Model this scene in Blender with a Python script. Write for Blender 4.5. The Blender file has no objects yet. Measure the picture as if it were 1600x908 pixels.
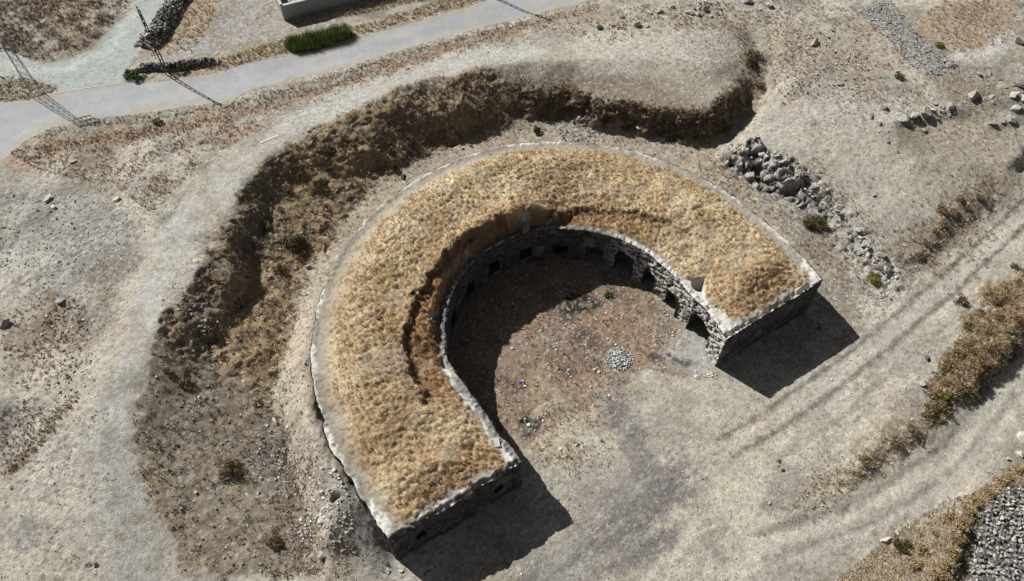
import bpy, math, random
import numpy as np
from mathutils import Vector, Matrix

rng = np.random.default_rng(7)
random.seed(7)
sc = bpy.context.scene
COL = sc.collection

# ------------------------------------------------------------------ camera, sky, sun, exposure
CAM_H, F_PX, PITCH = 60.0, 1200.0, math.radians(55.0)
cam_d = bpy.data.cameras.new('camera'); cam = bpy.data.objects.new('camera', cam_d); COL.objects.link(cam)
cam.location = (0, 0, CAM_H); cam.rotation_euler = (math.pi / 2 - PITCH, 0, 0)
cam_d.sensor_width = 36.0; cam_d.lens = F_PX / 1600 * 36.0
cam_d.clip_start = 0.5; cam_d.clip_end = 6000
sc.camera = cam
SUN_AZ, SUN_EL = math.radians(127.5), math.radians(41.0)      # heading of the shadows, height of the sun
world = bpy.data.worlds.new('World'); sc.world = world; world.use_nodes = True
nt = world.node_tree
sky = nt.nodes.new('ShaderNodeTexSky'); sky.sky_type = 'NISHITA'; sky.sun_disc = False
sky.altitude = 2500; sky.air_density = .35; sky.dust_density = 3.5; sky.ozone_density = .3; sky.sun_elevation = SUN_EL; sky.sun_rotation = SUN_AZ + math.pi
hs_ = nt.nodes.new('ShaderNodeHueSaturation'); hs_.inputs['Saturation'].default_value = .35
nt.links.new(sky.outputs[0], hs_.inputs['Color']); nt.links.new(hs_.outputs[0], nt.nodes['Background'].inputs[0])
nt.nodes['Background'].inputs[1].default_value = 0.085
sun_d = bpy.data.lights.new('sun', 'SUN'); sun_d.energy = 5.0; sun_d.angle = math.radians(0.5); sun_d.color = (1, .985, .945)
sun = bpy.data.objects.new('sun', sun_d); COL.objects.link(sun)
ldir = Vector((math.sin(SUN_AZ) * math.cos(SUN_EL), math.cos(SUN_AZ) * math.cos(SUN_EL), -math.sin(SUN_EL)))
sun.rotation_euler = ldir.to_track_quat('-Z', 'Y').to_euler(); sun.location = (-60, 60, 90)
sc.view_settings.view_transform = 'Standard'; sc.view_settings.look = 'None'
sc.view_settings.exposure = 0.42; sc.view_settings.gamma = 1

# ------------------------------------------------------------------ maths helpers
_fw = np.array([0, math.cos(PITCH), -math.sin(PITCH)]); _up = np.array([0, math.sin(PITCH), math.cos(PITCH)])
def at(px, py, z=0.0):
    """point of the site at height z seen at a place of the photograph (1600 x 908)"""
    u = (px - 800) / F_PX; v = -(py - 454) / F_PX
    d = np.array([u, 0, 0]) + v * _up + _fw
    t = (z - CAM_H) / d[2]
    return np.array([d[0] * t, d[1] * t])
def line(pts, z=None):
    return np.array([np.append(at(p[0], p[1], p[2] if len(p) > 2 else z), p[2] if len(p) > 2 else z) for p in pts])

def _hash(i, j, s):
    h = (i.astype(np.int64) * 374761393 + j.astype(np.int64) * 668265263 + s * 982451653) & 0xffffffff
    h = ((h ^ (h >> 13)) * 1274126177) & 0xffffffff
    h = ((h ^ (h >> 15)) * 2246822519) & 0xffffffff
    return ((h ^ (h >> 16)) & 0xffffff) / float(0xffffff)
def vn(x, y, s=0):
    xi = np.floor(x); yi = np.floor(y); fx = x - xi; fy = y - yi
    fx = fx * fx * fx * (fx * (fx * 6 - 15) + 10); fy = fy * fy * fy * (fy * (fy * 6 - 15) + 10)
    a = _hash(xi, yi, s); b = _hash(xi + 1, yi, s); c = _hash(xi, yi + 1, s); d = _hash(xi + 1, yi + 1, s)
    return (a + (b - a) * fx + (c - a) * fy + (a - b - c + d) * fx * fy) * 2 - 1
def fbm(x, y, wl, octs=4, s=0, gain=.5):
    r = 0; amp = 1; tot = 0
    for o in range(octs):
        f = 2.03 ** o / wl; c, sn = math.cos(o * 1.1), math.sin(o * 1.1)
        r = r + amp * vn((x * c - y * sn) * f + 17.3 * o, (x * sn + y * c) * f - 9.1 * o, s + o); tot += amp; amp *= gain
    return r / tot * 1.6
def cell(x, y, s=0, jit=.9):
    """jittered cells: F1, F2, id of the nearest"""
    xi = np.floor(x); yi = np.floor(y)
    f1 = np.full(x.shape, 9.); f2 = np.full(x.shape, 9.); idn = np.zeros(x.shape)
    for dx in (-1, 0, 1):
        for dy in (-1, 0, 1):
            cx = xi + dx; cy = yi + dy
            d = np.hypot(cx + .5 + jit * (_hash(cx, cy, s) - .5) - x, cy + .5 + jit * (_hash(cx, cy, s + 1) - .5) - y)
            h = _hash(cx, cy, s + 2)
            near = d < f1
            f2 = np.where(near, f1, np.minimum(f2, d)); idn = np.where(near, h, idn); f1 = np.minimum(f1, d)
    return f1, f2, idn
def sst(a, b, x):
    t = np.clip((x - a) / (b - a), 0, 1); return t * t * (3 - 2 * t)
def lin(c):
    c = np.array(c, float) / 255; return np.where(c <= .04045, c / 12.92, ((c + .055) / 1.055) ** 2.4)
def mixc(a, b, m): return a * (1 - m[..., None]) + b * m[..., None]
LITK = 0.80
def alb(r, g, b): return lin((r, g, b)) * LITK             # base colour of a surface from its look in plain sun

# ------------------------------------------------------------------ material helpers
def new_mat(name):
    m = bpy.data.materials.new(name); m.use_nodes = True
    return m, m.node_tree, m.node_tree.nodes['Principled BSDF']
def earth_mat(name, attr='albedo', scales=(3.0, 14.0), amt=.3, bump=.25, rough=.95, bump_scale=18, pebble=0.0):
    """vertex albedo with fine procedural mottling, grit and bump"""
    m, t, b = new_mat(name); N = t.nodes.new; L = t.links.new
    b.inputs['Roughness'].default_value = rough; b.inputs['Specular IOR Level'].default_value = .12
    a = N('ShaderNodeAttribute'); a.attribute_name = attr
    tc = N('ShaderNodeTexCoord')
    col = a.outputs['Color']
    for i, s in enumerate(scales):
        n = N('ShaderNodeTexNoise'); n.inputs['Scale'].default_value = s; n.inputs['Detail'].default_value = 5; n.inputs['Roughness'].default_value = .65
        L(tc.outputs['Object'], n.inputs['Vector'])
        mr = N('ShaderNodeMapRange'); mr.inputs[1].default_value = .28; mr.inputs[2].default_value = .72
        mr.inputs[3].default_value = 1 - amt; mr.inputs[4].default_value = 1 + amt
        L(n.outputs[0], mr.inputs[0])
        mx = N('ShaderNodeMix'); mx.data_type = 'RGBA'; mx.blend_type = 'MULTIPLY'; mx.inputs[0].default_value = 1
        L(col, mx.inputs[6]); L(mr.outputs[0], mx.inputs[7]); col = mx.outputs[2]
    nb = N('ShaderNodeTexNoise'); nb.inputs['Scale'].default_value = bump_scale; nb.inputs['Detail'].default_value = 6; nb.inputs['Roughness'].default_value = .7
    L(tc.outputs['Object'], nb.inputs['Vector']); h = nb.outputs[0]
    if pebble:
        v = N('ShaderNodeTexVoronoi'); v.inputs['Scale'].default_value = pebble; L(tc.outputs['Object'], v.inputs['Vector'])
        cr = N('ShaderNodeMapRange'); cr.inputs[3].default_value = .85; cr.inputs[4].default_value = 1.18
        sp = N('ShaderNodeSeparateColor'); L(v.outputs['Color'], sp.inputs[0]); L(sp.outputs[0], cr.inputs[0])
        mx = N('ShaderNodeMix'); mx.data_type = 'RGBA'; mx.blend_type = 'MULTIPLY'; mx.inputs[0].default_value = 1
        L(col, mx.inputs[6]); L(cr.outputs[0], mx.inputs[7]); col = mx.outputs[2]
        ad = N('ShaderNodeMath'); ad.operation = 'MULTIPLY_ADD'; L(v.outputs['Distance'], ad.inputs[0]); ad.inputs[1].default_value = -.25; L(h, ad.inputs[2]); h = ad.outputs[0]
    bp = N('ShaderNodeBump'); bp.inputs['Strength'].default_value = bump; bp.inputs['Distance'].default_value = .12
    L(h, bp.inputs['Height']); L(bp.outputs[0], b.inputs['Normal']); L(col, b.inputs['Base Color'])
    return m
def plain_mat(name, rgb, amt=.25, scale=8, bump=.2, rough=.85, metallic=0):
    m, t, b = new_mat(name); N = t.nodes.new; L = t.links.new
    b.inputs['Roughness'].default_value = rough; b.inputs['Metallic'].default_value = metallic; b.inputs['Specular IOR Level'].default_value = .2
    tc = N('ShaderNodeTexCoord'); n = N('ShaderNodeTexNoise'); n.inputs['Scale'].default_value = scale; n.inputs['Detail'].default_value = 6
    L(tc.outputs['Object'], n.inputs['Vector'])
    oi = N('ShaderNodeObjectInfo')
    mr = N('ShaderNodeMapRange'); mr.inputs[1].default_value = .3; mr.inputs[2].default_value = .7; mr.inputs[3].default_value = 1 - amt; mr.inputs[4].default_value = 1 + amt
    L(n.outputs[0], mr.inputs[0])
    r2 = N('ShaderNodeMapRange'); r2.inputs[3].default_value = 1 - amt; r2.inputs[4].default_value = 1 + amt * .6; L(oi.outputs['Random'], r2.inputs[0])
    mm = N('ShaderNodeMath'); mm.operation = 'MULTIPLY'; L(mr.outputs[0], mm.inputs[0]); L(r2.outputs[0], mm.inputs[1])
    mx = N('ShaderNodeMix'); mx.data_type = 'RGBA'; mx.blend_type = 'MULTIPLY'; mx.inputs[0].default_value = 1
    mx.inputs[6].default_value = (*rgb, 1); L(mm.outputs[0], mx.inputs[7]); L(mx.outputs[2], b.inputs['Base Color'])
    bp = N('ShaderNodeBump'); bp.inputs['Strength'].default_value = bump; bp.inputs['Distance'].default_value = .05
    L(n.outputs[0], bp.inputs['Height']); L(bp.outputs[0], b.inputs['Normal'])
    return m
def attr_mat(name, attr='albedo', rough=.9, amt=.2, scale=20):
    m, t, b = new_mat(name); N = t.nodes.new; L = t.links.new
    b.inputs['Roughness'].default_value = rough; b.inputs['Specular IOR Level'].default_value = .1
    a = N('ShaderNodeAttribute'); a.attribute_name = attr
    tc = N('ShaderNodeTexCoord'); n = N('ShaderNodeTexNoise'); n.inputs['Scale'].default_value = scale; L(tc.outputs['Object'], n.inputs['Vector'])
    mr = N('ShaderNodeMapRange'); mr.inputs[1].default_value = .3; mr.inputs[2].default_value = .7; mr.inputs[3].default_value = 1 - amt; mr.inputs[4].default_value = 1 + amt; L(n.outputs[0], mr.inputs[0])
    mx = N('ShaderNodeMix'); mx.data_type = 'RGBA'; mx.blend_type = 'MULTIPLY'; mx.inputs[0].default_value = 1
    L(a.outputs['Color'], mx.inputs[6]); L(mr.outputs[0], mx.inputs[7]); L(mx.outputs[2], b.inputs['Base Color'])
    return m

# ------------------------------------------------------------------ mesh helpers
def mesh_np(name, V, Fc, col=None, smooth=True, mat=None):
    """mesh from arrays: V (n,3), Fc (m,k) with k 3 or 4"""
    me = bpy.data.meshes.new(name); V = np.asarray(V, np.float32); Fc = np.asarray(Fc, np.int32); k = Fc.shape[1]
    me.vertices.add(len(V)); me.vertices.foreach_set('co', V.ravel())
    me.loops.add(Fc.size); me.loops.foreach_set('vertex_index', Fc.ravel())
    me.polygons.add(len(Fc)); me.polygons.foreach_set('loop_start', np.arange(0, Fc.size, k, dtype=np.int32))
    me.polygons.foreach_set('loop_total', np.full(len(Fc), k, np.int32))
    me.polygons.foreach_set('use_smooth', np.full(len(Fc), smooth, bool))
    me.update(calc_edges=True)
    if col is not None:
        at_ = me.color_attributes.new('albedo', 'FLOAT_COLOR', 'POINT')
        at_.data.foreach_set('color', np.c_[np.clip(col, 0, 1), np.ones(len(V))].astype(np.float32).ravel())
    if mat: me.materials.append(mat)
    return me
def link(name, me, parent=None, loc=None):
    o = bpy.data.objects.new(name, me); COL.objects.link(o)
    if parent: o.parent = parent
    if loc is not None: o.location = loc
    return o
def tag(o, label=None, cat=None, group=None, kind=None):
    if label: o['label'] = label
    if cat: o['category'] = cat
    if group: o['group'] = group
    if kind: o['kind'] = kind
    return o
def grid_faces(nu, nv):
    i = np.arange(nu - 1)[:, None] * nv + np.arange(nv - 1)[None]
    return np.stack([i, i + nv, i + nv + 1, i + 1], -1)
class MB:
    """collects boxes, bars and tubes; build() links them as one mesh object"""
    def __init__(s): s.v = []; s.f = []
    def box(s, c, size, rz=0.0):
        n = len(s.v); cs, sn = math.cos(rz), math.sin(rz)
        for dz in (-.5, .5):
            for dx, dy in ((-.5, -.5), (.5, -.5), (.5, .5), (-.5, .5)):
                x, y = dx * size[0], dy * size[1]
                s.v.append((c[0] + x * cs - y * sn, c[1] + x * sn + y * cs, c[2] + dz * size[2]))
        s.f += [tuple(n + k for k in q) for q in ((3, 2, 1, 0), (4, 5, 6, 7), (0, 1, 5, 4), (1, 2, 6, 5), (2, 3, 7, 6), (3, 0, 4, 7))]
    def bar(s, a, b, r0, r1=None, n=4):
        r1 = r0 if r1 is None else r1
        a = Vector(a); b = Vector(b); z = (b - a).normalized(); x = z.orthogonal().normalized(); y = z.cross(x); k = len(s.v)
        for p, r in ((a, r0), (b, r1)):
            for i in range(n):
                t = 2 * math.pi * (i + .5) / n; s.v.append(tuple(p + x * (r * math.cos(t)) + y * (r * math.sin(t))))
        for i in range(n): j = (i + 1) % n; s.f.append((k + i, k + j, k + n + j, k + n + i))
        s.f.append(tuple(k + i for i in reversed(range(n)))); s.f.append(tuple(k + n + i for i in range(n)))
    def build(s, name, mat, parent=None, smooth=False):
        me = bpy.data.meshes.new(name); me.from_pydata(s.v, [], s.f); me.materials.append(mat)
        if smooth: me.polygons.foreach_set('use_smooth', [True] * len(me.polygons))
        return link(name, me, parent)

# ------------------------------------------------------------------ lie of the land: heights along traced lines
CREST = [(274,897,1.2),(268,848,1.5),(235,798,2.0),(215,732,2.6),(211,666,3.2),(211,600,3.6),(225,577,3.8),(241,528,4),(274,478,4),(297,452,4),(317,396,4),(350,346,4),(377,290,4),(400,264,4),(443,231,4),(509,198,4),(575,159,4.2),(631,139,4.3),(687,122,4.4),(750,106,4.5),(813,97,4.6),(896,92,4.7),(985,88,4.7),(1080,93,4.6),(1125,112,4.4)]
TOE = [(500,905,.35),(492,860,.3),(478,800,.25),(468,740,.2),(445,680,.2),(428,620,.2),(436,560,.2),(452,510,.2),(474,445,.2),(505,390,.2),(540,335,.2),(590,290,.2),(650,252,.2),(720,218,.2),(800,203,.2),(880,205,.15),(960,214,.1),(1060,228,.1),(1120,240,.1)]
SCARP = [(800,130,3.3),(845,140,3.2),(883,135,3.2),(932,159,3.1),(985,165,3.2),(1031,172,3.3),(1107,175,3.4),(1134,149,3.8),(1160,132,3.8)]
SFOOT = [(800,178,.5),(845,186,.4),(883,184,.4),(932,200,.25),(985,209,.2),(1051,220,.2),(1100,230,.1),(1128,207,.1),(1150,180,.15),(1170,158,.4)]
LIP = [(1142,220,2.9),(1182,219,2.9),(1215,236,2.9),(1255,260,2.7),(1290,298,2.2),(1330,336,1.9),(1365,382,1.5),(1405,430,.9)]
LFOOT = [(1120,252,.15),(1165,284,.2),(1225,305,.25),(1262,322,.2),(1300,362,.15),(1340,402,.1),(1388,447,0)]
HEIGHTS = [CREST, TOE, SCARP, SFOOT, LIP, LFOOT,
    [(372,388,3.1),(366,420,3.0),(354,455,3.0),(338,478,3.0)], [(390,412,.9),(386,440,.8),(376,470,.9),(362,492,1.2)],
    [(396,296,3.0),(402,335,2.9)], [(416,322,1.4),(418,352,1.3)],
    [(540,242,2.5),(575,232,2.5)], [(556,268,1.0),(588,258,1.0)],
    [(655,186,2.7),(700,175,2.8),(755,164,2.8)], [(668,214,.7),(712,208,.6),(757,196,.6)],
    [(450,262,2.6),(478,258,2.6)], [(462,288,1.4),(488,283,1.4)],
    [(300,545,2.7),(318,500,2.9)], [(325,560,1.6),(342,525,1.6)],
    [(200,300,3.8),(250,400,3.8),(190,520,3.7),(165,620,3.5),(150,700,3.2),(160,800,2.7),(180,905,2.2)],
    [(0,330,3.6),(60,420,3.7),(0,440,3.7)], [(0,610,3.5),(60,625,3.4),(110,560,3.4)], [(55,520,2.8),(95,540,2.8)], [(0,700,2.7),(50,660,2.9)], [(0,800,3.0),(60,780,3.0)], [(0,900,2.7),(90,905,2.5)],
    [(-120,215,2.6),(0,205,2.6),(100,170,2.6),(230,150,2.6),(400,118,2.7),(560,85,2.8),(720,45,2.9),(880,5,3.0),(1000,-30,3.1)],
    [(-60,92,2.6),(30,105,2.6),(130,110,2.6),(190,60,2.5),(240,0,2.4),(270,-60,2.3)],
    [(60,40,3.1),(120,50,3.0)], [(350,40,2.5),(500,30,2.6),(600,-20,2.7)],
    [(960,50,4.2),(1060,20,4.2),(1180,0,4.0),(1400,0,4.2),(1600,0,4.4)],
    [(1186,160,.9),(1202,122,2.7),(1218,60,3.9)], [(1140,218,.3),(1158,200,.7)],
    [(1250,180,3.3),(1350,220,3.1),(1450,280,2.4)], [(1240,130,3.6),(1300,100,3.8),(1400,60,4.1),(1500,120,4.1),(1600,150,4.0)],
    [(1420,185,3.5),(1470,170,3.6),(1530,150,3.7)], [(1440,215,2.9),(1500,200,3.0),(1560,185,3.1)],
    [(1480,90,3.6),(1540,70,3.6)], [(1576,248,3.0),(1610,238,3.1)], [(1398,191,3.75),(1445,178,3.8),(1490,166,3.95)], [(1404,200,3.15),(1448,194,3.0),(1494,180,3.25)], [(1545,196,3.3),(1588,186,3.4)], [(1550,206,2.7),(1592,198,2.8)], [(1584,262,1.6),(1615,252,1.5)],
    [(1540,295,1.8),(1470,345,1.3),(1430,395,.9)], [(1552,332,.5),(1492,382,.3),(1440,430,.1)],
    [(1660,330,.5),(1600,370,.3),(1500,450,.1),(1400,530,0),(1300,610,0),(1200,690,0)],
    [(1600,420,.35),(1545,465,.25),(1500,530,.15),(1455,600,.1)],
    [(1640,450,1.2),(1600,490,1.1),(1560,545,1.0),(1515,588,.9),(1468,622,.6)], [(1640,500,-.8),(1603,530,-.8),(1572,575,-.8),(1530,615,-.7),(1480,648,-.3)],
    [(1440,665,.35),(1380,705,.3),(1320,745,.2),(1230,790,.1)], [(1448,690,-.4),(1395,722,-.3),(1330,765,-.2)],
    [(1660,560,-.9),(1600,590,-.9),(1530,660,-.85),(1450,740,-.7),(1350,800,-.5),(1250,830,-.3),(1130,890,-.15)],
    [(1545,762,-.6),(1480,778,-.55),(1400,830,-.4),(1320,890,-.3)], [(1450,830,-.2),(1400,890,0)],
    [(1540,765,-.2),(1505,800,.3),(1490,850,.5),(1462,915,.6)], [(1525,800,-.6),(1518,850,-.8),(1500,915,-.9)], [(1560,790,-.4),(1570,860,-.3),(1600,915,-.2)],
    [(840,560,0),(900,650,0),(1000,750,0),(1100,850,0)], [(850,880,0),(700,905,0)], [(1000,500,0),(900,430,0),(760,560,0)], [(640,960,0),(800,980,0),(1000,960,0)],
    [(560,862,1.0),(545,900,.6)], [(520,800,3.0),(500,850,2.2)], [(600,890,.05),(640,905,0)], [(330,905,1.0),(400,905,.7)],
]
DX = .5; GX0, GX1, GY0, GY1 = -110, 110, -10, 150
nx = int((GX1 - GX0) / DX) + 1; ny = int((GY1 - GY0) / DX) + 1
gx = np.linspace(GX0, GX1, nx); gy = np.linspace(GY0, GY1, ny); CX, CY = np.meshgrid(gx, gy, indexing='ij')
C0 = np.array([4.9, 35.4])                                     # centre of the horseshoe
val = np.zeros((nx, ny)); cnt = np.zeros((nx, ny))
def put(x, y, z):
    i = np.clip(np.round((x - GX0) / DX).astype(int), 0, nx - 1); j = np.clip(np.round((y - GY0) / DX).astype(int), 0, ny - 1)
    np.add.at(val, (i, j), z); np.add.at(cnt, (i, j), 1)
for h in HEIGHTS:
    P = line(h)
    for a, b in zip(P[:-1], P[1:]):
        n = max(2, int(np.linalg.norm(b - a) / .2)); t = np.linspace(0, 1, n)[:, None]; q = a + (b - a) * t
        put(q[:, 0], q[:, 1], q[:, 2])
rr = np.hypot(CX - C0[0], CY - C0[1]); thg = np.degrees(np.arctan2(CY - C0[1], CX - C0[0])) % 360
foot = (rr < 21.0) & ((rr < 10) | (thg < 236) | (thg > 352))
put(CX[foot], CY[foot], np.zeros(foot.sum()))
for th_ in np.arange(150, 238.5, .5):
    z_ = float(np.interp(th_, [150, 170, 185, 198, 208, 216, 223, 227, 230, 232.5, 238], [.4, 1.6, 2.9, 4.0, 4.35, 4.2, 3.4, 2.2, .9, .1, -.1]))
    for r_ in (22.0, 22.5, 23.1): q = C0 + (r_ + (.9 if th_ > 232 else 0)) * np.array([math.cos(math.radians(th_)), math.sin(math.radians(th_))]); put(q[:1], q[1:], np.array([z_]))
Z = None
for st in (16, 8, 4, 2, 1):
    n1, n2 = -(-nx // st), -(-ny // st)
    v = np.zeros((n1 * st, n2 * st)); c = v.copy(); v[:nx, :ny] = val; c[:nx, :ny] = cnt
    v = v.reshape(n1, st, n2, st).sum((1, 3)); c = c.reshape(n1, st, n2, st).sum((1, 3)); fx = c > 0; fv = v / np.maximum(c, 1)
    if Z is None: z = np.full((n1, n2), fv[fx].mean())
    else: z = np.repeat(np.repeat(Z, 2, 0), 2, 1)[:n1, :n2]
    for k in range(260 if st > 1 else 120):
        p = np.pad(z, 1, mode='edge'); z = (p[:-2, 1:-1] + p[2:, 1:-1] + p[1:-1, :-2] + p[1:-1, 2:]) / 4; z[fx] = fv[fx]
    Z = z
for k in range(2):
    p = np.pad(Z, 1, mode='edge'); Z = (p[1:-1, 1:-1] * 4 + p[:-2, 1:-1] + p[2:, 1:-1] + p[1:-1, :-2] + p[1:-1, 2:]) / 8
def samp(G, x, y):
    u = np.clip((np.asarray(x) - GX0) / DX, 0, nx - 1.001); v = np.clip((np.asarray(y) - GY0) / DX, 0, ny - 1.001)
    i = u.astype(int); j = v.astype(int); u = u - i; v = v - j
    return G[i, j] * (1 - u) * (1 - v) + G[i + 1, j] * u * (1 - v) + G[i, j + 1] * (1 - u) * v + G[i + 1, j + 1] * u * v

# signed distances to traced outlines (positive inside) on the half-metre grid
def seg_dist(P, closed):
    d = np.full(CX.shape, 1e9); n = len(P)
    for k in range(n if closed else n - 1):
        a = P[k, :2]; b = P[(k + 1) % n, :2]; ab = b - a
        t = np.clip(((CX - a[0]) * ab[0] + (CY - a[1]) * ab[1]) / max(ab @ ab, 1e-9), 0, 1)
        d = np.minimum(d, np.hypot(CX - a[0] - t * ab[0], CY - a[1] - t * ab[1]))
    return d
def poly_sd(P):
    ins = np.zeros(CX.shape, bool); n = len(P)
    for k in range(n):
        x1, y1 = P[k, :2]; x2, y2 = P[(k + 1) % n, :2]
        c = ((y1 > CY) != (y2 > CY)) & (CX < (x2 - x1) * (CY - y1) / (y2 - y1 + 1e-12) + x1); ins ^= c
    d = seg_dist(P, True); return np.where(ins, d, -d)

# fine terrain sheet: 0.13 m under the view, growing outwards to the horizon
def axis(a, b, h, far):
    core = list(np.arange(a, b + h, h)); lo = []; hi = []; s = h; p = core[0]
    while p > -far: s *= 1.35; p -= s; lo.append(p)
    s = h; p = core[-1]
    while p < far: s *= 1.35; p += s; hi.append(p)
    return np.array(lo[::-1] + core + hi)
ax = axis(-74, 74, .13, 2500); ay = axis(2, 95, .13, 2500)
X, Y = np.meshgrid(ax, ay, indexing='ij'); NX, NY = X.shape
W1 = fbm(X, Y, 3.0, 4, 11); W2 = fbm(X, Y, 3.0, 4, 23); F1 = fbm(X, Y, .5, 3, 31); F2 = fbm(X, Y, 1.6, 4, 37); F8 = fbm(X, Y, 8, 4, 41); F25 = fbm(X, Y, 22, 3, 43)
def mask(shape, z=0., soft=.6, warp=.6, grow=0.):
    """soft-edged mask of a traced polygon, or a ('line', pts, width)"""
    if isinstance(shape, tuple): sd = shape[2] / 2 - seg_dist(line(shape[1], z), False)
    else: sd = poly_sd(line(shape, z))
    s = samp(sd, X + W1 * warp, Y + W2 * warp) + grow + F1 * warp * .35
    return sst(-soft, soft, s)
ROAD_UP = [(-200,166),(0,160),(50,156),(83,145),(188,130),(264,127),(344,114),(397,99),(500,78),(532,71),(664,33),(773,2),(900,-36)]
ROAD_LO = [(1040,-30),(945,0),(826,30),(664,71),(532,112),(400,142),(350,162),(231,178),(132,188),(66,205),(33,228),(0,258),(-200,380)]
M_road = mask(ROAD_UP + ROAD_LO, 2.6, .12, .12)
M_grav = mask([(-200,60),(0,81),(33,90),(73,98),(112,93),(149,73),(175,45),(198,22),(215,0),(240,-60),(300,-60),(261,0),(241,30),(218,63),(205,89),(198,116),(188,131),(83,146),(89,136),(43,122),(0,119),(-200,110)], 2.6, .35, .4)
M_grav = np.clip(M_grav - M_road, 0, 1)
M_path = np.maximum(mask(('line', [(215,905,1.8),(190,800,2.4),(185,700,3.2),(185,620,3.5),(215,540,3.8),(235,440,3.8),(290,340,4),(340,275,4),(410,225,4),(480,190,4)], 4.2), 0, 1.2, 1.1),
                    mask(('line', [(480,190,4),(560,148,4.1),(640,120,4.2),(740,90,4.4),(850,72,4.5)], 3.6), 0, .9, .8))
M_slope = mask([p for p in CREST[:20]] + [(800,130,3.3),(800,178,.5)] + [p for p in TOE[:15]][::-1], 0, .4, .7)
M_scarp = mask(SCARP + SFOOT[::-1], 0, .5, .5)
M_slope = np.maximum(M_slope, M_scarp)
M_mound = mask([(800,97,4.6),(896,94,4.7),(985,92,4.7),(1080,96,4.6),(1125,112,4.4),(1155,132,3.9),(1134,149,3.8),(1107,172,3.4),(1031,168,3.3),(985,162,3.2),(932,155,3.1),(883,132,3.2),(800,128,3.3)], 0, 1.2, 1.2)
M_low = M_slope * mask([(190,600),(270,575),(350,590),(420,640),(440,680),(470,760),(490,920),(260,920),(240,820),(195,700)], 1.8, 1.6, 1.5)
M_lip = mask(LIP[:4] + LFOOT[:4][::-1], 0, .5, .6)
M_lip2 = mask(('line', [(1255,275,2),(1290,320,1.2),(1320,345,1.2),(1345,385,.9),(1375,415,.6),(1398,440,.3)], 2.2), 0, .6, .8)
M_rbank = mask([(1620,405,.4),(1545,462,.25),(1500,525,.15),(1450,595,.1),(1440,665,.3),(1480,648,.2),(1530,612,.3),(1572,572,.3),(1620,520,.3)], 0, .6, .8)
M_rbank2 = mask(('line', [(1440,665,.35),(1380,705,.3),(1320,745,.2),(1240,788,.1)], 2.6), 0, .8, 1.0)
M_cbank = mask([(1545,764,-.5),(1480,780,-.5),(1400,832,-.4),(1310,905,-.3),(1290,950,-.3),(1500,950,-.3),(1522,850,-.5),(1535,790,-.4)], 0, .6, .7)
M_pit = mask([(1680,740,-.4),(1560,765,-.4),(1528,800,-.6),(1518,850,-.8),(1505,950,-.8),(1680,950,-.4)], 0, .4, .4)
M_tbank = mask(('line', [(1545,310,1.2),(1480,360,.8),(1432,408,.5)], 4.0), 0, 1.2, 1.2)
R = np.hypot(X - C0[0], Y - C0[1]); TH = np.degrees(np.arctan2(Y - C0[1], X - C0[0])) % 360
M_court = sst(11.6, 9.8, R + W1 * .5) * np.where((TH > 275) & (TH < 345), sst(7.5, 5.0, R + W2), 1.0)
M_in = sst(24, 23, R)
M_floor = mask(TOE + [(1290,430,0),(1250,405,4),(1170,330,4),(1090,275,4),(960,230,4),(830,224,4),(700,250,4),(600,315,4),(515,440,4),(490,560,4),(520,695,4),(560,780,3),(610,870,1)], 0, .8, .8)
# relief: how rough each kind of ground lies
rough = .085 + .05 * sst(-.2, .6, F25)
for m, r_ in ((M_road, .004), (M_grav, .02), (M_path, .03), (M_mound, .05), (M_slope, .26), (M_low, .17), (M_lip, .35), (M_lip2, .3), (M_rbank, .3), (M_rbank2, .2), (M_cbank, .17), (M_pit, .2), (M_tbank, .16), (M_in * (1 - M_floor), .02), (M_court, .06)):
    rough = rough * (1 - m) + r_ * m
ridge = 1 - np.abs(fbm(X, Y, 2.6, 4, 57)) * 2
ZF = samp(Z, X + W1 * .25, Y + W2 * .25) + rough * (fbm(X, Y, 3.4, 6, 51, .58) * 1.0 + .26 * F1 + .10 * vn(X * 4.3, Y * 4.3, 63)) + np.where(rough > .12, rough - .12, 0) * ridge * .35
clump, _, _ = cell(X / .75 + .5 * W1, Y / .75 + .5 * W2, 65); ZF += (M_slope * .8 - M_low * .5 + M_rbank + .6 * M_cbank + .5 * M_tbank + .5 * M_rbank2) * .16 * fbm(X, Y, .95, 3, 66, .6)
ZF -= (M_slope - M_low) * .55 * sst(.25, .8, fbm(X, Y, 3.1, 4, 68)) * sst(-.4, .3, F2)
crag, _, cid = cell(X / .8 + .6 * F1 + .5 * W1, Y / .6 + .5 * W2, 67); ZF += (M_lip + .55 * M_lip2 + .75 * M_scarp * sst(-.4, .3, F2)) * (cid - .5) * 1.05 * sst(.0, .3, 1 - crag)
for (hx_, hy_, hr_, hd_) in ((*at(526, 784, 2.4), .42, 1.7), (*at(148, 878, 2.5), .2, .3), (*at(828, 660, 0), .8, .25), (*at(1280, 510, 0), .3, .1)):
    ZF -= hd_ * np.exp(-(((X - hx_ + .35 * F1 + .2 * W1) / hr_) ** 2 + ((Y - hy_ + .35 * F2) / (hr_ * .6)) ** 2) ** 2)
ZF += M_lip * (np.abs(fbm(X, Y, 1.2, 3, 61)) * .7 - .25)
b_far = sst(95, 300, np.hypot(X, Y - 50)); ZF = ZF * (1 - b_far) + 2.5 * b_far
ZF -= np.where(M_road > 0, .0, 0)
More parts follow.
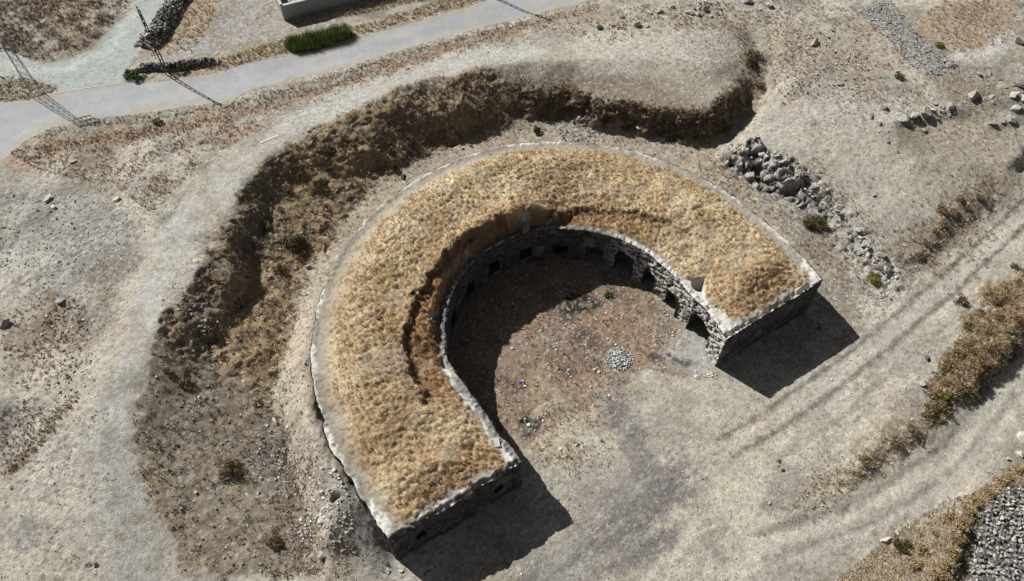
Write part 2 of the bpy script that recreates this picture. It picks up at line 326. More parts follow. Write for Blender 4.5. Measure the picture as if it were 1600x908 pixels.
def ground_z(x, y):
    x = np.asarray(x, float); y = np.asarray(y, float)
    i = np.clip(np.searchsorted(ax, x) - 1, 0, NX - 2); j = np.clip(np.searchsorted(ay, y) - 1, 0, NY - 2)
    u = (x - ax[i]) / (ax[i + 1] - ax[i]); v = (y - ay[j]) / (ay[j + 1] - ay[j])
    return ZF[i, j] * (1 - u) * (1 - v) + ZF[i + 1, j] * u * (1 - v) + ZF[i, j + 1] * (1 - u) * v + ZF[i + 1, j + 1] * u * v
def near(G, x, y):
    i = np.clip(np.searchsorted(ax, x), 0, NX - 1); j = np.clip(np.searchsorted(ay, y), 0, NY - 1); return G[i, j]
def on_ground(px, py):
    """where the line of sight at a place of the photograph meets the terrain"""
    z = 1.0
    for k in range(14):
        p = at(px, py, z); z = .5 * z + .5 * float(ground_z(p[0], p[1]))
    p = at(px, py, z); return np.array([p[0], p[1], float(ground_z(p[0], p[1]))])

# ------------------------------------------------------------------ earth colours
A = np.empty(X.shape + (3,))
def blend(m, c):
    global A
    m = np.clip(m, 0, 1)[..., None]; A = A * (1 - m) + np.asarray(c) * m
TAN = alb(170, 160, 136); PALE = alb(186, 179, 161); GREY = alb(148, 145, 138); DGREY = alb(128, 121, 114); BROWN = alb(146, 124, 98)
DBROWN = alb(116, 98, 78); RUST = alb(150, 116, 82); STRAW = alb(186, 162, 114); REDB = alb(142, 112, 94)
A[:] = TAN
blend(sst(-.3, .8, F25) * .7, GREY); blend(sst(.0, .7, F8) * .6, PALE); blend(sst(.1, .8, fbm(X, Y, 5, 4, 71)) * .55, alb(164, 140, 108))
P = lambda pts, z=0., s=1.2, w=1.4: mask(pts, z, s, w)
# west plateau: grey stony, with rusty scrub patches
blend(P([(0,290),(120,260),(230,330),(300,300),(230,440),(170,470),(0,560)], 3.7, 2, 2) * .75, alb(156, 155, 150))
blend(P([(0,310),(-50,200),(60,215),(230,190),(400,165),(420,200),(330,240),(250,280),(150,250),(60,255)], 3.2, 1.5, 2) * sst(-.6, .5, F2 + .5 * F8), alb(164, 136, 102))
blend(P([(190,300),(230,245),(330,215),(345,235),(300,290),(250,330),(215,340)], 3.7, 1.0, 1.4) * sst(-.5, .4, F2), alb(142, 122, 98))
blend(P([(0,500),(50,465),(130,470),(150,520),(120,580),(60,610),(0,600)], 3.2, 1.5, 1.6) * .8, alb(140, 116, 88))
blend(P([(20,500),(80,475),(90,520),(50,550)], 3.0, 1, 1.2) * .6, RUST)
blend(P([(0,640),(60,620),(80,660),(30,730),(0,750)], 3.0, 1, 1.2) * .75, alb(120, 105, 84))
blend(mask(('line', [(10,740),(60,690),(85,660)], 1.2), 3.0, .6, .6) * .8, RUST)
blend(P([(90,640),(160,620),(170,760),(60,860),(0,860),(0,780)], 2.8, 2, 2) * .5, alb(150, 148, 142))
blend(P([(0,860),(120,760),(200,800),(260,908),(0,960)], 2.5, 2, 2) * .45, alb(166, 150, 122))
off_ = 1 - np.clip(M_path + M_road + M_grav, 0, 1)
blend(off_ * sst(.15, .7, fbm(X, Y, 9, 4, 151)) * .6, alb(202, 192, 166)); blend(off_ * sst(.2, .75, fbm(X, Y, 6, 5, 153)) * .7, alb(138, 120, 92)); blend(off_ * sst(.3, .8, fbm(X, Y, 3, 5, 155)) * .65, alb(130, 126, 118))
# beyond the road
blend(P([(0,0),(-60,80),(0,74),(73,92),(112,86),(160,50),(195,10),(215,-40),(0,-60)], 2.9, .8, 1.2) * sst(-.9, .4, F2 + .3 * F8), alb(134, 112, 90))
blend(P([(90,0),(140,0),(120,55),(85,60)], 2.9, 1, 1.2) * .7, alb(176, 148, 102))
blend(P([(0,20),(40,15),(35,45),(0,60)], 2.9, 1, 1.2) * .7, alb(160, 152, 140))
blend(P([(0,120),(43,122),(89,136),(80,146),(50,156),(0,160),(-90,160),(-90,120)], 2.6, .5, .6) * .85, alb(158, 146, 108))
blend(P([(262,0),(340,0),(330,40),(300,80),(235,88),(225,80)], 2.5, .8, 1.2) * .85, alb(174, 146, 104))
blend(P([(215,95),(300,65),(370,0),(410,0),(440,35),(500,40),(400,60),(330,88),(215,104)], 2.5, 1.0, 1.2) * .85, alb(164, 157, 147))
blend(P([(340,5),(372,0),(330,60),(310,55)], 2.5, 1.0, 1.2) * .6, alb(140, 122, 100))
blend(P([(210,118),(270,100),(340,90),(450,62),(580,40),(700,0),(770,0),(664,30),(540,66),(397,97),(344,112),(264,125)], 2.6, .5, .8) * .9, alb(176, 152, 106))
blend(P([(440,75),(560,62),(650,35),(660,30),(540,68),(470,84)], 2.6, .5, .8) * .6, alb(140, 106, 72))
blend(P([(450,0),(640,-20),(560,10),(470,22),(450,28)], 2.6, .5, .8) * .6, alb(160, 158, 150))
blend(P([(60,208),(132,192),(231,182),(350,166),(400,146),(532,116),(664,76),(830,34),(945,4),(960,20),(830,58),(664,100),(532,140),(400,172),(350,190),(231,212),(120,222),(40,250)], 2.9, .5, .8) * sst(-.8, .2, F2), alb(146, 134, 108))
blend(mask(('line', [(60,232),(231,206),(350,184),(400,170),(500,145),(560,128),(700,84),(830,44),(930,14)], 1.3), 3.0, .6, .8) * .8, alb(160, 118, 80))
# mound and paths
blend(M_mound, alb(170, 157, 130)); blend(M_mound * sst(0, .7, F8) * .6, alb(150, 136, 112))
blend(P([(870,90),(985,70),(1120,45),(1160,60),(1130,110),(1000,110)], 4.5, 1.5, 2) * .7, alb(178, 170, 152))
blend(P([(800,132),(880,108),(985,120),(1080,150),(1107,168),(1031,168),(932,152),(880,132)], 3.8, 1, 1) * .7, alb(140, 120, 92))
blend(M_path * .7 * sst(-1.0, .3, F2 + .5 * F8), alb(180, 178, 170))
blend(mask(('line', [(195,310,3.8),(225,350,3.8),(240,380,3.8)], 1.8), 0, .7, .7) * .6, alb(206, 194, 162))
blend(mask(('line', [(245,400,3.8),(200,450,3.7),(185,520,3.7),(150,590,3.5),(130,640,3.3)], 1.6), 0, .8, .8) * .55, alb(200, 184, 148))
blend(M_grav, alb(166, 177, 172)); blend(M_grav * sst(-.1, .6, F2) * .5, alb(152, 164, 156)); blend(M_grav * sst(.2, .8, F8) * .4, alb(178, 178, 170))
blend(mask(('line', [(0,98),(50,108),(110,108),(170,75),(215,15)], .9), 2.6, .5, .5) * .5, alb(204, 204, 192))
# slopes of the ditch
blend(M_slope * .92, alb(158, 130, 88)); blend(M_scarp * .8, alb(100, 82, 60)); blend(M_slope * sst(-.1, .6, F2) * .65, alb(118, 96, 68)); blend(M_slope * sst(.15, .7, fbm(X, Y, 2.4, 4, 81)) * .6, alb(178, 148, 98)); blend(M_slope * sst(.3, .8, fbm(X, Y, 3.5, 4, 83)) * .6, alb(112, 106, 100))
blend(P([(225,577),(300,452),(380,290),(440,240),(470,245),(420,330),(370,420),(320,500),(260,590)], 3.2, 1, 1.2) * .45, alb(108, 100, 92))
blend(P([(211,600),(270,560),(420,600),(440,680),(470,760),(480,905),(280,905),(250,820),(211,700)], 1.5, 1.5, 1.5) * .85, alb(142, 131, 114))
blend(P([(215,610),(300,575),(360,600),(350,680),(260,690),(215,680)], 2.5, 1.5, 1.5) * .45, alb(120, 110, 96))
blend(P([(380,660),(450,690),(470,730),(440,760),(390,720)], .8, .8, 1.2) * .6, alb(122, 116, 110))
# ditch floor and the way round the wall
blend(M_floor * .85 * (1 - M_slope), alb(176, 155, 124)); blend(M_floor * (1 - M_slope) * sst(0, .7, F2) * .5, alb(150, 124, 96))
blend(mask(('line', [(470,540),(450,610),(475,690),(500,760)], 2.0), .2, .8, .6) * .6, alb(190, 174, 142))
blend(mask(('line', [(540,800),(570,850),(610,905),(640,940)], 3.0), .1, .9, .8) * .8, alb(170, 164, 152))
# right: terrace, rubble, hollows
blend(P([(1180,230),(1230,170),(1330,190),(1420,260),(1470,310),(1420,380),(1330,320),(1260,250)], 2.8, 2, 2) * .7, alb(184, 174, 152))
blend(P([(1225,60),(1350,20),(1420,90),(1390,150),(1300,140),(1220,130)], 3.8, 2, 2) * .75 * sst(-.7, .3, F2), alb(168, 142, 114))
blend(P([(1380,0),(1420,30),(1450,60),(1495,95),(1480,112),(1440,115),(1410,75),(1370,35),(1330,20)], 4.0, .7, 1.0) * .85, alb(150, 147, 146))
blend(P([(1430,30),(1480,0),(1560,0),(1590,30),(1570,65),(1500,78),(1455,60)], 4.0, 1.2, 1.2) * .8, alb(178, 148, 106))
blend(P([(1480,5),(1540,0),(1560,25),(1500,40)], 4.0, 1.2, 1.2) * .5, alb(138, 112, 86))
blend(mask(('line', [(1500,85),(1545,75),(1580,60)], 1.8), 4.0, .8, .8) * .7, alb(204, 200, 192))
blend(P([(1400,215),(1600,190),(1600,240),(1500,290),(1420,250)], 3.0, 2, 2) * .45, alb(170, 152, 120))
blend(M_lip * .85, mixc(np.broadcast_to(alb(182, 177, 170), A.shape), np.broadcast_to(alb(96, 92, 88), A.shape), sst(.35, .75, 1 - cid))); blend(M_lip2 * .7, alb(160, 154, 144)); blend(M_tbank * .7, alb(150, 130, 102))  # lower crag cells of the outcrop painted darker, as shadowed gaps
blend(P([(1110,25),(1165,45),(1195,95),(1205,140),(1165,130),(1150,60)], 3.8, .8, 1.2) * .7, alb(132, 112, 86))
blend(mask(('line', [(1215,40),(1212,90),(1205,135),(1175,180),(1150,225)], 1.2), 2.5, .6, .6) * .7, alb(196, 176, 138))
# front: worn earth, wheel tracks, dark ashy stain
blend(P([(900,600),(1130,590),(1250,640),(1450,520),(1600,330),(1600,420),(1450,600),(1440,660),(1200,780),(950,860)], 0, 2, 2) * .6, alb(186, 173, 146))
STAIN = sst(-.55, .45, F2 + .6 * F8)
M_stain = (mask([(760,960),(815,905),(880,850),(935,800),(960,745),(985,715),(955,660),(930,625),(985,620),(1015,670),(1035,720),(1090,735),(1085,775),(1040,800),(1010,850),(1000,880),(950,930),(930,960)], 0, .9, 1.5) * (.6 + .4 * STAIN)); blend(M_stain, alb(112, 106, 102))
blend(mask(('line', [(985,690),(1010,720),(1000,760)], 1.5), 0, .8, .8) * .6, alb(168, 164, 158))
blend(P([(1000,660),(1100,650),(1150,690),(1100,730),(1030,720)], 0, 1, 1.6) * sst(-.1, .6, F2) * .8, alb(138, 122, 108))
blend(P([(900,600),(960,585),(1000,620),(950,650),(880,640)], 0, 1, 1.4) * .7 * sst(-.5, .4, F2), alb(154, 122, 102))
def ruts(pts, z, gauge, wid, amt, col, soft=.22):
    P_ = line(pts, z); T_ = np.gradient(P_[:, :2], axis=0); T_ /= np.linalg.norm(T_, axis=1)[:, None]
    for e in (-.5, .5):
        q = P_[:, :2] + np.stack([T_[:, 1], -T_[:, 0]], -1) * gauge * e; xx = X + W1 * .12; yy = Y + W2 * .12; d_ = np.full(X.shape, 99.)
        for k in range(len(q) - 1):
            ab = q[k + 1] - q[k]; t_ = np.clip(((xx - q[k, 0]) * ab[0] + (yy - q[k, 1]) * ab[1]) / (ab @ ab), 0, 1); d_ = np.minimum(d_, np.hypot(xx - q[k, 0] - t_ * ab[0], yy - q[k, 1] - t_ * ab[1]))
        m = sst(-soft, soft, wid / 2 - d_ + F1 * .16); blend(m * amt * sst(-.9, .1, F2 + .4), col)
blend(mask(('line', [(1610,330),(1480,450),(1350,560),(1240,645)], 3.4), 0, 1.2, .8) * .3, alb(196, 188, 172))
blend(mask(('line', [(1250,830),(1350,805),(1430,755),(1520,665),(1600,575)], 4.5), -.7, 1.2, .9) * .35, alb(196, 186, 162))
blend(mask(('line', [(1400,828),(1450,800),(1500,770)], 1.3), -.5, .5, .5) * .6, alb(206, 202, 192))
blend(M_rbank * .9, alb(142, 118, 84)); blend(M_rbank * sst(0, .6, F2) * .7, alb(164, 130, 82)); blend(M_rbank2 * .6, alb(150, 128, 92))
blend(M_cbank * .85, alb(156, 135, 100)); blend(M_pit, alb(96, 92, 86))
# courtyard: litter-strewn dry weeds, burnt patches
blend(M_court * .9, alb(148, 124, 102)); blend(M_court * sst(-.1, .6, F2) * .7, alb(128, 104, 84)); blend(M_court * sst(.1, .7, fbm(X, Y, 2.1, 4, 91)) * .7, alb(160, 118, 86)); blend(M_court * sst(.2, .7, fbm(X, Y, 1.2, 3, 95)) * .5, alb(108, 94, 82))
blend(P([(1040,530),(1075,500),(1110,560),(1100,582),(1060,585),(1030,560)], 0, .6, .7) * .8, alb(176, 172, 166))
blend(P([(780,600),(860,570),(960,590),(900,640),(860,730),(830,680)], 0, 1, 1.4) * .5, alb(172, 150, 114))
blend(P([(880,660),(950,650),(960,720),(900,760),(860,720)], 0, 1.2, 1.6) * .55, alb(166, 152, 126))
M_burn = np.zeros(X.shape)
for (bx, by, bw, bs) in ((830,660,1.7,.97), (1065,566,1.3,.85), (1022,560,.9,.7), (900, 468, 2.6, .95), (922, 478, 1.8, .85), (884, 485, 1.4, .8), (890, 578, 1.4, .65), (915, 530, 2.4, .5), (800, 612, 1.2, .4)):
    mb_ = mask(('line', [(bx - 4, by), (bx + 4, by + 1)], bw), 0, .45, .6) * bs; M_burn = np.maximum(M_burn, mb_); blend(mb_, alb(38, 35, 33))
# asphalt
blend(M_road, alb(162, 165, 168)); blend(M_road * sst(0, .7, F8) * .5, alb(148, 152, 156)); blend(M_road * sst(.2, .8, fbm(X, Y, 5, 4, 97)) * .4, alb(188, 190, 190))
blend(M_road * mask(('line', [(0,240),(66,200),(132,184),(231,174),(350,157),(532,108),(664,67),(830,26)], .9), 2.6, .4, .5) * .5, alb(168, 160, 148))
blend(M_road * sst(.03, .01, np.abs(fbm(X, Y, 5.5, 3, 121))) * sst(.2, .6, F8) * .25, alb(140, 142, 144)); blend(M_road * sst(.25, .7, fbm(X, Y, 2.4, 4, 123)) * .5, alb(178, 168, 150))
for e_ in (ROAD_UP, ROAD_LO): blend(M_road * mask(('line', e_, 1.5), 2.6, .5, .9) * sst(-.7, .4, F2) * .75, alb(166, 154, 130))
# small stones, tufts and grit as colour specks of the soil itself
cs_, sn_ = math.cos(math.radians(40)), math.sin(math.radians(40)); al_ = X * cs_ + Y * sn_ + W1 * .6; ac_ = -X * sn_ + Y * cs_ + W2 * .35
M_front = mask([(820,640),(960,600),(1120,590),(1240,640),(1340,545),(1480,430),(1620,300),(1640,420),(1540,455),(1450,590),(1430,670),(1480,690),(1620,540),(1640,640),(1540,760),(1400,830),(1300,900),(1290,960),(820,960),(900,800)], 0, 1.5, 1.5)
stk = fbm(al_ / 6, ac_, 1.1, 4, 131); blend(M_front * sst(.05, .6, stk) * .55, alb(208, 196, 164)); blend(M_front * sst(.05, .6, -stk) * .5, alb(150, 143, 130)); blend(M_front * sst(.1, .7, fbm(X, Y, 4.5, 5, 133)) * .5, alb(156, 148, 136)); blend(M_front * sst(.25, .7, fbm(X, Y, 2.2, 5, 135)) * .4, alb(150, 130, 104))
blend(mask(('line', [(1625,312),(1490,436),(1360,546),(1240,634)], 3.2), 0, 1, .8) * .4, alb(202, 194, 172)); blend(mask(('line', [(1640,530),(1575,600),(1490,702),(1350,802),(1200,856)], 3.6), -.7, 1, .8) * .45, alb(204, 195, 170))
ruts([(1135,700),(1190,668),(1240,634),(1300,592),(1360,546),(1420,496),(1490,436),(1560,372),(1625,312)], 0, 1.9, .46, .85, alb(106, 94, 78), .26)
ruts([(1200,700),(1290,648),(1380,574),(1450,510),(1540,440)], 0, 1.7, .4, .35, alb(140, 126, 106))
ruts([(1190,856),(1270,832),(1350,802),(1430,752),(1490,702),(1530,655),(1575,600),(1640,530)], -.7, 1.9, .6, .72, alb(124, 118, 108), .34)
ruts([(1220,880),(1300,850),(1380,812),(1450,770)], -.5, 1.5, .4, .5, alb(146, 138, 124))
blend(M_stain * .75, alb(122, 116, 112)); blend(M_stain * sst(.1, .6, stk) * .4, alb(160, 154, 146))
TRK = np.maximum(mask(('line', [(1625,312),(1490,436),(1360,546),(1240,634)], 3.6), 0, 1, .8), mask(('line', [(1640,530),(1575,600),(1490,702),(1350,802),(1200,850)], 4), -.7, 1, .8))
quiet = 1 - .9 * M_road - .45 * TRK - .3 * M_front - .5 * M_grav - .4 * M_path
for (fr_, sd_, th_, c_, am) in ((3.2, 101, .80, alb(208, 203, 193), .55), (4.4, 104, .78, alb(96, 84, 66), .6), (2.1, 107, .82, alb(120, 104, 80), .55), (1.3, 110, .84, alb(150, 126, 92), .6)):
    f1_, f2_, id_ = cell(X * fr_ + .3 * F1, Y * fr_ + .3 * W2, sd_); blend(sst(.42, .22, f1_) * (id_ > th_ - .25 * sst(0, .6, F8)) * am * .95 * np.clip(quiet, 0, 1), c_)
A *= (1 + (.10 * fbm(X, Y, .3, 2, 111) * (1 - .6 * M_road) + .07 * F2 * (1 - .5 * M_road))[..., None])
lum = A @ np.array([.3, .55, .15]); gs_ = (.40 - .16 * np.clip(M_slope + M_rbank + M_court, 0, 1))[..., None]; A = lum[..., None] * gs_ + A * (1 - gs_)
A = np.clip(A, .015, .8)

# ------------------------------------------------------------------ ground sheet split into ground, road and gravel track
M_earth = earth_mat('dry_earth', scales=(2.5, 14.0), amt=.17, bump=.65, bump_scale=8, pebble=9.0)
M_asph = earth_mat('asphalt', scales=(.8, 9.0), amt=.07, bump=.1, rough=.85, bump_scale=40)
M_gravel = earth_mat('pale_gravel', scales=(2.0, 16.0), amt=.09, bump=.25, rough=.95, bump_scale=22)
FQ = grid_faces(NX, NY).reshape(-1, 4)
def fc(G): return ((G[:-1, :-1] + G[1:, :-1] + G[1:, 1:] + G[:-1, 1:]) / 4).ravel()
fr = fc(M_road) > .5; fg = (fc(M_grav) > .5) & ~fr
steep = np.clip(M_scarp + .8 * M_lip + .35 * np.clip(M_slope - M_low, 0, 1), 0, 1)
DXs = steep * .5 * fbm(X + ZF * 1.3, Y * .6 + ZF * 1.9, 1.0, 3, 141); DYs = steep * .5 * fbm(X * .7 - ZF * 1.7, Y + ZF * 1.2, 1.0, 3, 143)
VV = np.stack([X + DXs, Y + DYs, ZF], -1).reshape(-1, 3); AA = A.reshape(-1, 3)
def part_sheet(name, sel, mat, label, cat):
    f = FQ[sel]; u, inv = np.unique(f, return_inverse=True)
    o = link(name, mesh_np(name, VV[u], inv.reshape(-1, 4), AA[u], True, mat)); return tag(o, label, cat, kind='structure')
part_sheet('ground', ~(fr | fg), M_earth, 'dry stony earth with worn paths, ditch slopes and banks', 'ground')
part_sheet('road', fr, M_asph, 'pale grey asphalt road crossing the upper left', 'road')
part_sheet('gravel_track', fg, M_gravel, 'pale greenish gravel track joining the asphalt road', 'track')

#@@FORT@@
# ------------------------------------------------------------------ horseshoe fort
TI = np.array([-7, -4, 1, 7.5, 13, 20, 27, 40, 56, 70, 90, 130, 176, 199, 210, 225.5, 233, 240, 247, 251.6])
RI = np.array([13.3, 13.1, 12.5, 11.95, 11.3, 10.95, 10.75, 10.65, 10.5, 10.4, 10.5, 10.5, 10.6, 10.75, 10.55, 10.65, 11.2, 11.9, 12.45, 13.23])
TO = np.array([11.4, 18, 25, 35, 50, 90, 130, 180, 210, 222, 228, 233.8]); RO = np.array([23.2, 22.7, 22.2, 21.9, 21.8, 21.9, 21.75, 21.8, 21.85, 22.2, 22.5, 22.95])
def polar(th, r): t = np.radians(th); return np.stack([C0[0] + r * np.cos(t), C0[1] + r * np.sin(t)], -1)
def inner(th): return polar(th, np.interp(th, TI, RI))
def outer(th): return polar(th, np.interp(th, TO, RO))
S = np.linspace(0, 1, 950)
thI = -7 + 258.6 * S; thO = 11.4 + 222.4 * S
k5 = np.ones(15) / 15
def soften(P):                                                   # round the kinks of the traced plan
    q = np.pad(P, ((7, 7), (0, 0)), mode='reflect', reflect_type='odd'); return np.stack([np.convolve(q[:, i], k5, 'valid') for i in (0, 1)], -1)
PI_, PO_ = soften(inner(thI)), soften(outer(thO))
def roughen(P, amp, wl, seed):
    T = np.gradient(P, axis=0); T /= np.linalg.norm(T, axis=1)[:, None]; l = np.r_[0, np.cumsum(np.linalg.norm(np.diff(P, axis=0), axis=1))]
    e = np.clip(np.minimum(l, l[-1] - l) / .6, 0, 1); return P + np.stack([T[:, 1], -T[:, 0]], -1) * (e * amp * fbm(l, l * 0 + 3.3, wl, 4, seed, .6))[:, None]
PO_ = roughen(PO_, np.interp(thO, [11, 60, 190, 206, 234], [.1, .1, .12, .24, .26]), 1.5, 261); PI_ = roughen(PI_, .09, 1.2, 263)
END1 = roughen(np.linspace(PI_[0], PO_[0], 140), .07, 1.6, 265); END2 = roughen(np.linspace(PO_[-1], PI_[-1], 140), .22, 1.5, 267)
def arclen(P): return np.r_[0, np.cumsum(np.linalg.norm(np.diff(P, axis=0), axis=1))]
WT = 4.55                                                        # height of the walls
fort = tag(link('horseshoe_fort', None), 'ruined horseshoe-shaped stone fort with dry grass growing on its roof', 'fort')
fort.location = (0, 0, 0)
M_stone = earth_mat('rubble_masonry', scales=(5.0, 22.0), amt=.2, bump=.5, bump_scale=24)
M_roof = earth_mat('roof_earth', scales=(3.0, 14.0), amt=.16, bump=.4, bump_scale=16)
STONE = alb(78, 76, 73); MORTAR = alb(122, 118, 112); DSTONE = alb(62, 60, 58); WHITE = alb(214, 209, 201)
def masonry(u, z, seed, wid=.42, hei=.26):
    """relief and colours of rubble walling, over length u and height z"""
    row = z / hei + .25 * vn(u * .8, z * .8, seed)
    f1, f2, idn = cell(u / wid + .5 * np.floor(row) % 1, row, seed, .75)
    j = sst(.02, .22, f2 - f1)
    rel = j * (.05 + .05 * idn) + .03 * fbm(u, z, .5, 3, seed + 5)
    tone = (.3 + 1.25 * idn ** 1.5)[..., None] * STONE
    c = mixc(MORTAR * .8, tone, j); c = mixc(c, WHITE * .8, sst(.35, .9, fbm(u, z, 1.6, 4, seed + 7)) * .22); c = mixc(c, DSTONE, sst(.2, .8, fbm(u, z, 2.6, 3, seed + 9)) * .5)
    return rel, c
def wall(name, P, z0, z1, step, seed, openings=(), batter=0., rugged=None, parent=None, jag=.06):
    """one face of walling along P (its outside on the right-hand side), with holes; openings = (u, half width, z low, z high, rise of arch)"""
    L = arclen(P); n = int(L[-1] / step) + 1; u = np.linspace(0, L[-1], n)
    Q = np.stack([np.interp(u, L, P[:, i]) for i in (0, 1)], -1); T = np.gradient(Q, axis=0); T /= np.linalg.norm(T, axis=1)[:, None]
    Nn = np.stack([T[:, 1], -T[:, 0]], -1)
    m = int((z1 - z0) / step) + 1; zz = np.linspace(z0, z1, m)
    U, Zg = np.meshgrid(u, zz, indexing='ij'); rel, c = masonry(U, Zg, seed)
    if rugged is not None:
        rg = rugged(u)[:, None] * np.ones_like(Zg); f1, f2, idn = cell(U / .34, Zg / .24, seed + 31); gap = (idn > .45) * sst(.0, .25, f2 - f1)
        rel = rel - rg * gap * .17; c = mixc(c, WHITE * 1.0, rg * (1 - gap) * .9); c = mixc(c, DSTONE * .8, rg * gap * .9)
    rel = rel + batter * (z1 - Zg) / (z1 - z0); rel[[0, -1]] *= .3
    zj = Zg + jag * (Zg - z0) / (z1 - z0) * fbm(U, Zg * 0, .7, 3, seed + 3)
    V = np.stack([Q[:, 0][:, None] + Nn[:, 0][:, None] * rel, Q[:, 1][:, None] + Nn[:, 1][:, None] * rel, zj], -1)
    Fq = grid_faces(n, m); uc = (U[:-1, :-1] + U[1:, 1:]) / 2; zc = (Zg[:-1, :-1] + Zg[1:, 1:]) / 2; keep = np.ones(uc.shape, bool)
    for (ou, hw, za, zb, rise) in openings:
        top = zb + rise * np.sqrt(np.clip(1 - ((uc - ou) / hw) ** 2, 0, 1)) - rise
        keep &= ~((np.abs(uc - ou) < hw) & (zc > za) & (zc < top))
    o = link(name, mesh_np(name, V.reshape(-1, 3), Fq[keep], c.reshape(-1, 3), True, M_stone), parent)
    return o, u, Q, T, Nn
def reveal(name, parent, Q, T, Nn, u, op, depth=.75):
    """jambs, sill and arched soffit of an opening"""
    ou, hw, za, zb, rise = op; i = int(np.argmin(np.abs(u - ou))); c = Q[i]; t = T[i]; nn = Nn[i]
    prof = [(-hw, za), (-hw, zb - rise)] + [(hw * math.sin(a), zb - rise + rise * math.cos(a)) for a in np.linspace(-math.pi / 2, math.pi / 2, 11)[1:-1]] + [(hw, zb - rise), (hw, za)]
    V = []; Fc = []; n = len(prof); e = .09
    for d, g in ((.075, 0), (-depth, 0), (.075, e), (-.1, e)):      # inner skin front/back, outer lip of the dressed stones
        for (a, z) in prof:
            s = 1 + g / hw if g else 1; zz = z + (g if z > za + .3 else 0)
            x = c[0] + t[0] * a * s + nn[0] * d; y = c[1] + t[1] * a * s + nn[1] * d; V.append((x, y, zz))
    for k in range(n - 1):
        Fc.append((k, k + 1, n + k + 1, n + k)); Fc.append((2 * n + k, 2 * n + k + 1, k + 1, k)); Fc.append((3 * n + k, 3 * n + k + 1, 2 * n + k + 1, 2 * n + k))
    if za > .2: Fc.append((0, n, 2 * n - 1, n - 1))
    V = np.array(V); col = np.tile(STONE * .8, (len(V), 1))
    return link(name, mesh_np(name, V, np.array(Fc), col, False, M_stone), parent)
uI = arclen(PI_)
def u_at(th): return float(np.interp(th, thI, uI))
rug = lambda u: sst(u_at(72), u_at(52), u)
OPEN = [(6.5, 1.3, -.3, 3.0, .7, 'doorway'), (24.5, .85, -.3, 2.5, .8, 'doorway'), (41, .75, -.3, 2.5, .75, 'doorway'), (57, .95, -.3, 2.9, .8, 'doorway'), (72.6, .85, -.3, 2.3, .12, 'doorway'),
        (91, .7, .9, 2.0, .03, 'window_opening'), (110, .65, .9, 2.2, .03, 'window_opening'), (129, .65, .8, 2.5, .03, 'window_opening'), (147, .65, .6, 2.3, .03, 'window_opening'), (167, .65, .6, 2.3, .03, 'window_opening'), (187, .65, .6, 2.3, .03, 'window_opening')]
ops = [(u_at(t), hw, a, b, r) for (t, hw, a, b, r, k) in OPEN]
# the courtyard is on the left of the walk along PI_, so reverse it
Ltot = uI[-1]
iw, u_, Q_, T_, N_ = wall('inner_wall', PI_[::-1], -.4, WT, .075, 201, [(Ltot - o[0],) + o[1:] for o in ops], rugged=lambda u: rug(Ltot - u), parent=fort)
for o, k in zip(ops, OPEN): reveal(k[5], iw, Q_, T_, N_, u_, (Ltot - o[0],) + o[1:])
wall('outer_wall', PO_, -.6, WT, .11, 211, batter=.08, parent=fort)
Lw = np.linalg.norm(PO_[-1] - PI_[-1])
for nm, P_, seed, op in (('end_wall', END2, 221, [(Lw * .2, .4, 1.6, 2.7, .02), (Lw * .83, .4, 1.6, 2.7, .02)]), ('end_wall', END1, 231, [])):
    ew, u2, Q2, T2, N2 = wall(nm, P_, -.5, WT, .085, seed, op, parent=fort, jag=.12 if seed == 221 else .04, batter=.12)
    for o in op: reveal('window_opening', ew, Q2, T2, N2, u2, o)

# roof: parapet rims, earth mound, scarp, plaster-lined light wells
NT = 128
S2 = np.linspace(0, 1, 1000); T2 = np.linspace(0, 1, NT)
Pi = np.stack([np.interp(S2, S, PI_[:, i]) for i in (0, 1)], -1); Po = np.stack([np.interp(S2, S, PO_[:, i]) for i in (0, 1)], -1)
RX = Pi[:, None, 0] * (1 - T2) + Po[:, None, 0] * T2; RY = Pi[:, None, 1] * (1 - T2) + Po[:, None, 1] * T2
for E_, i_ in ((END1, 0), (END2[::-1], -1)):                       # follow the broken line of the end walls
    l_ = arclen(E_) / arclen(E_)[-1]; ex = np.interp(T2, l_, E_[:, 0]) - RX[i_]; ey = np.interp(T2, l_, E_[:, 1]) - RY[i_]
    w_ = sst(.08, 0, np.abs(S2 - (0 if i_ == 0 else 1)))[:, None]; RX = RX + w_ * ex; RY = RY + w_ * ey
def d_line(a, b):
    d = (b - a) / np.linalg.norm(b - a); return np.abs((RX - a[0]) * d[1] - (RY - a[1]) * d[0])
WID = np.linalg.norm(Po - Pi, axis=1)[:, None]
rth = np.degrees(np.arctan2(RY - C0[1], RX - C0[0])); rth = np.where(rth < -60, rth + 360, rth); rrd = np.hypot(RX - C0[0], RY - C0[1])
dI = rrd - np.interp(rth, TI, RI); dO = np.interp(rth, TO, RO) - rrd
dI = np.where(rth < -7, 99, dI); dI = np.minimum(np.maximum(dI, 0), T2 * WID); dO = np.minimum(np.maximum(dO, 0), (1 - T2) * WID)
dE1 = d_line(PI_[0], PO_[0]); dE2 = d_line(PI_[-1], PO_[-1]); dE = np.minimum(dE1, dE2)
wv = fbm(RX, RY, 1.2, 3, 301); wf = fbm(RX, RY, .35, 3, 303); wb = fbm(RX, RY, 4, 3, 305)
dcr = np.interp(rth, [30, 36, 46, 62, 84, 97, 116, 137, 156, 181, 207, 216, 222], [5.2, 4.5, 3.6, 2.7, 1.9, .8, .6, 1.3, 2.0, 2.8, 3.2, 3.4, 3.4]) + wv * .45 + wf * .22
crk = sst(30, 52, rth) * sst(226, 205, rth) * (1 - .35 * sst(.1, .6, wb))
hI = sst(.3, 4.6, dI) * (.9 + .25 * wb)
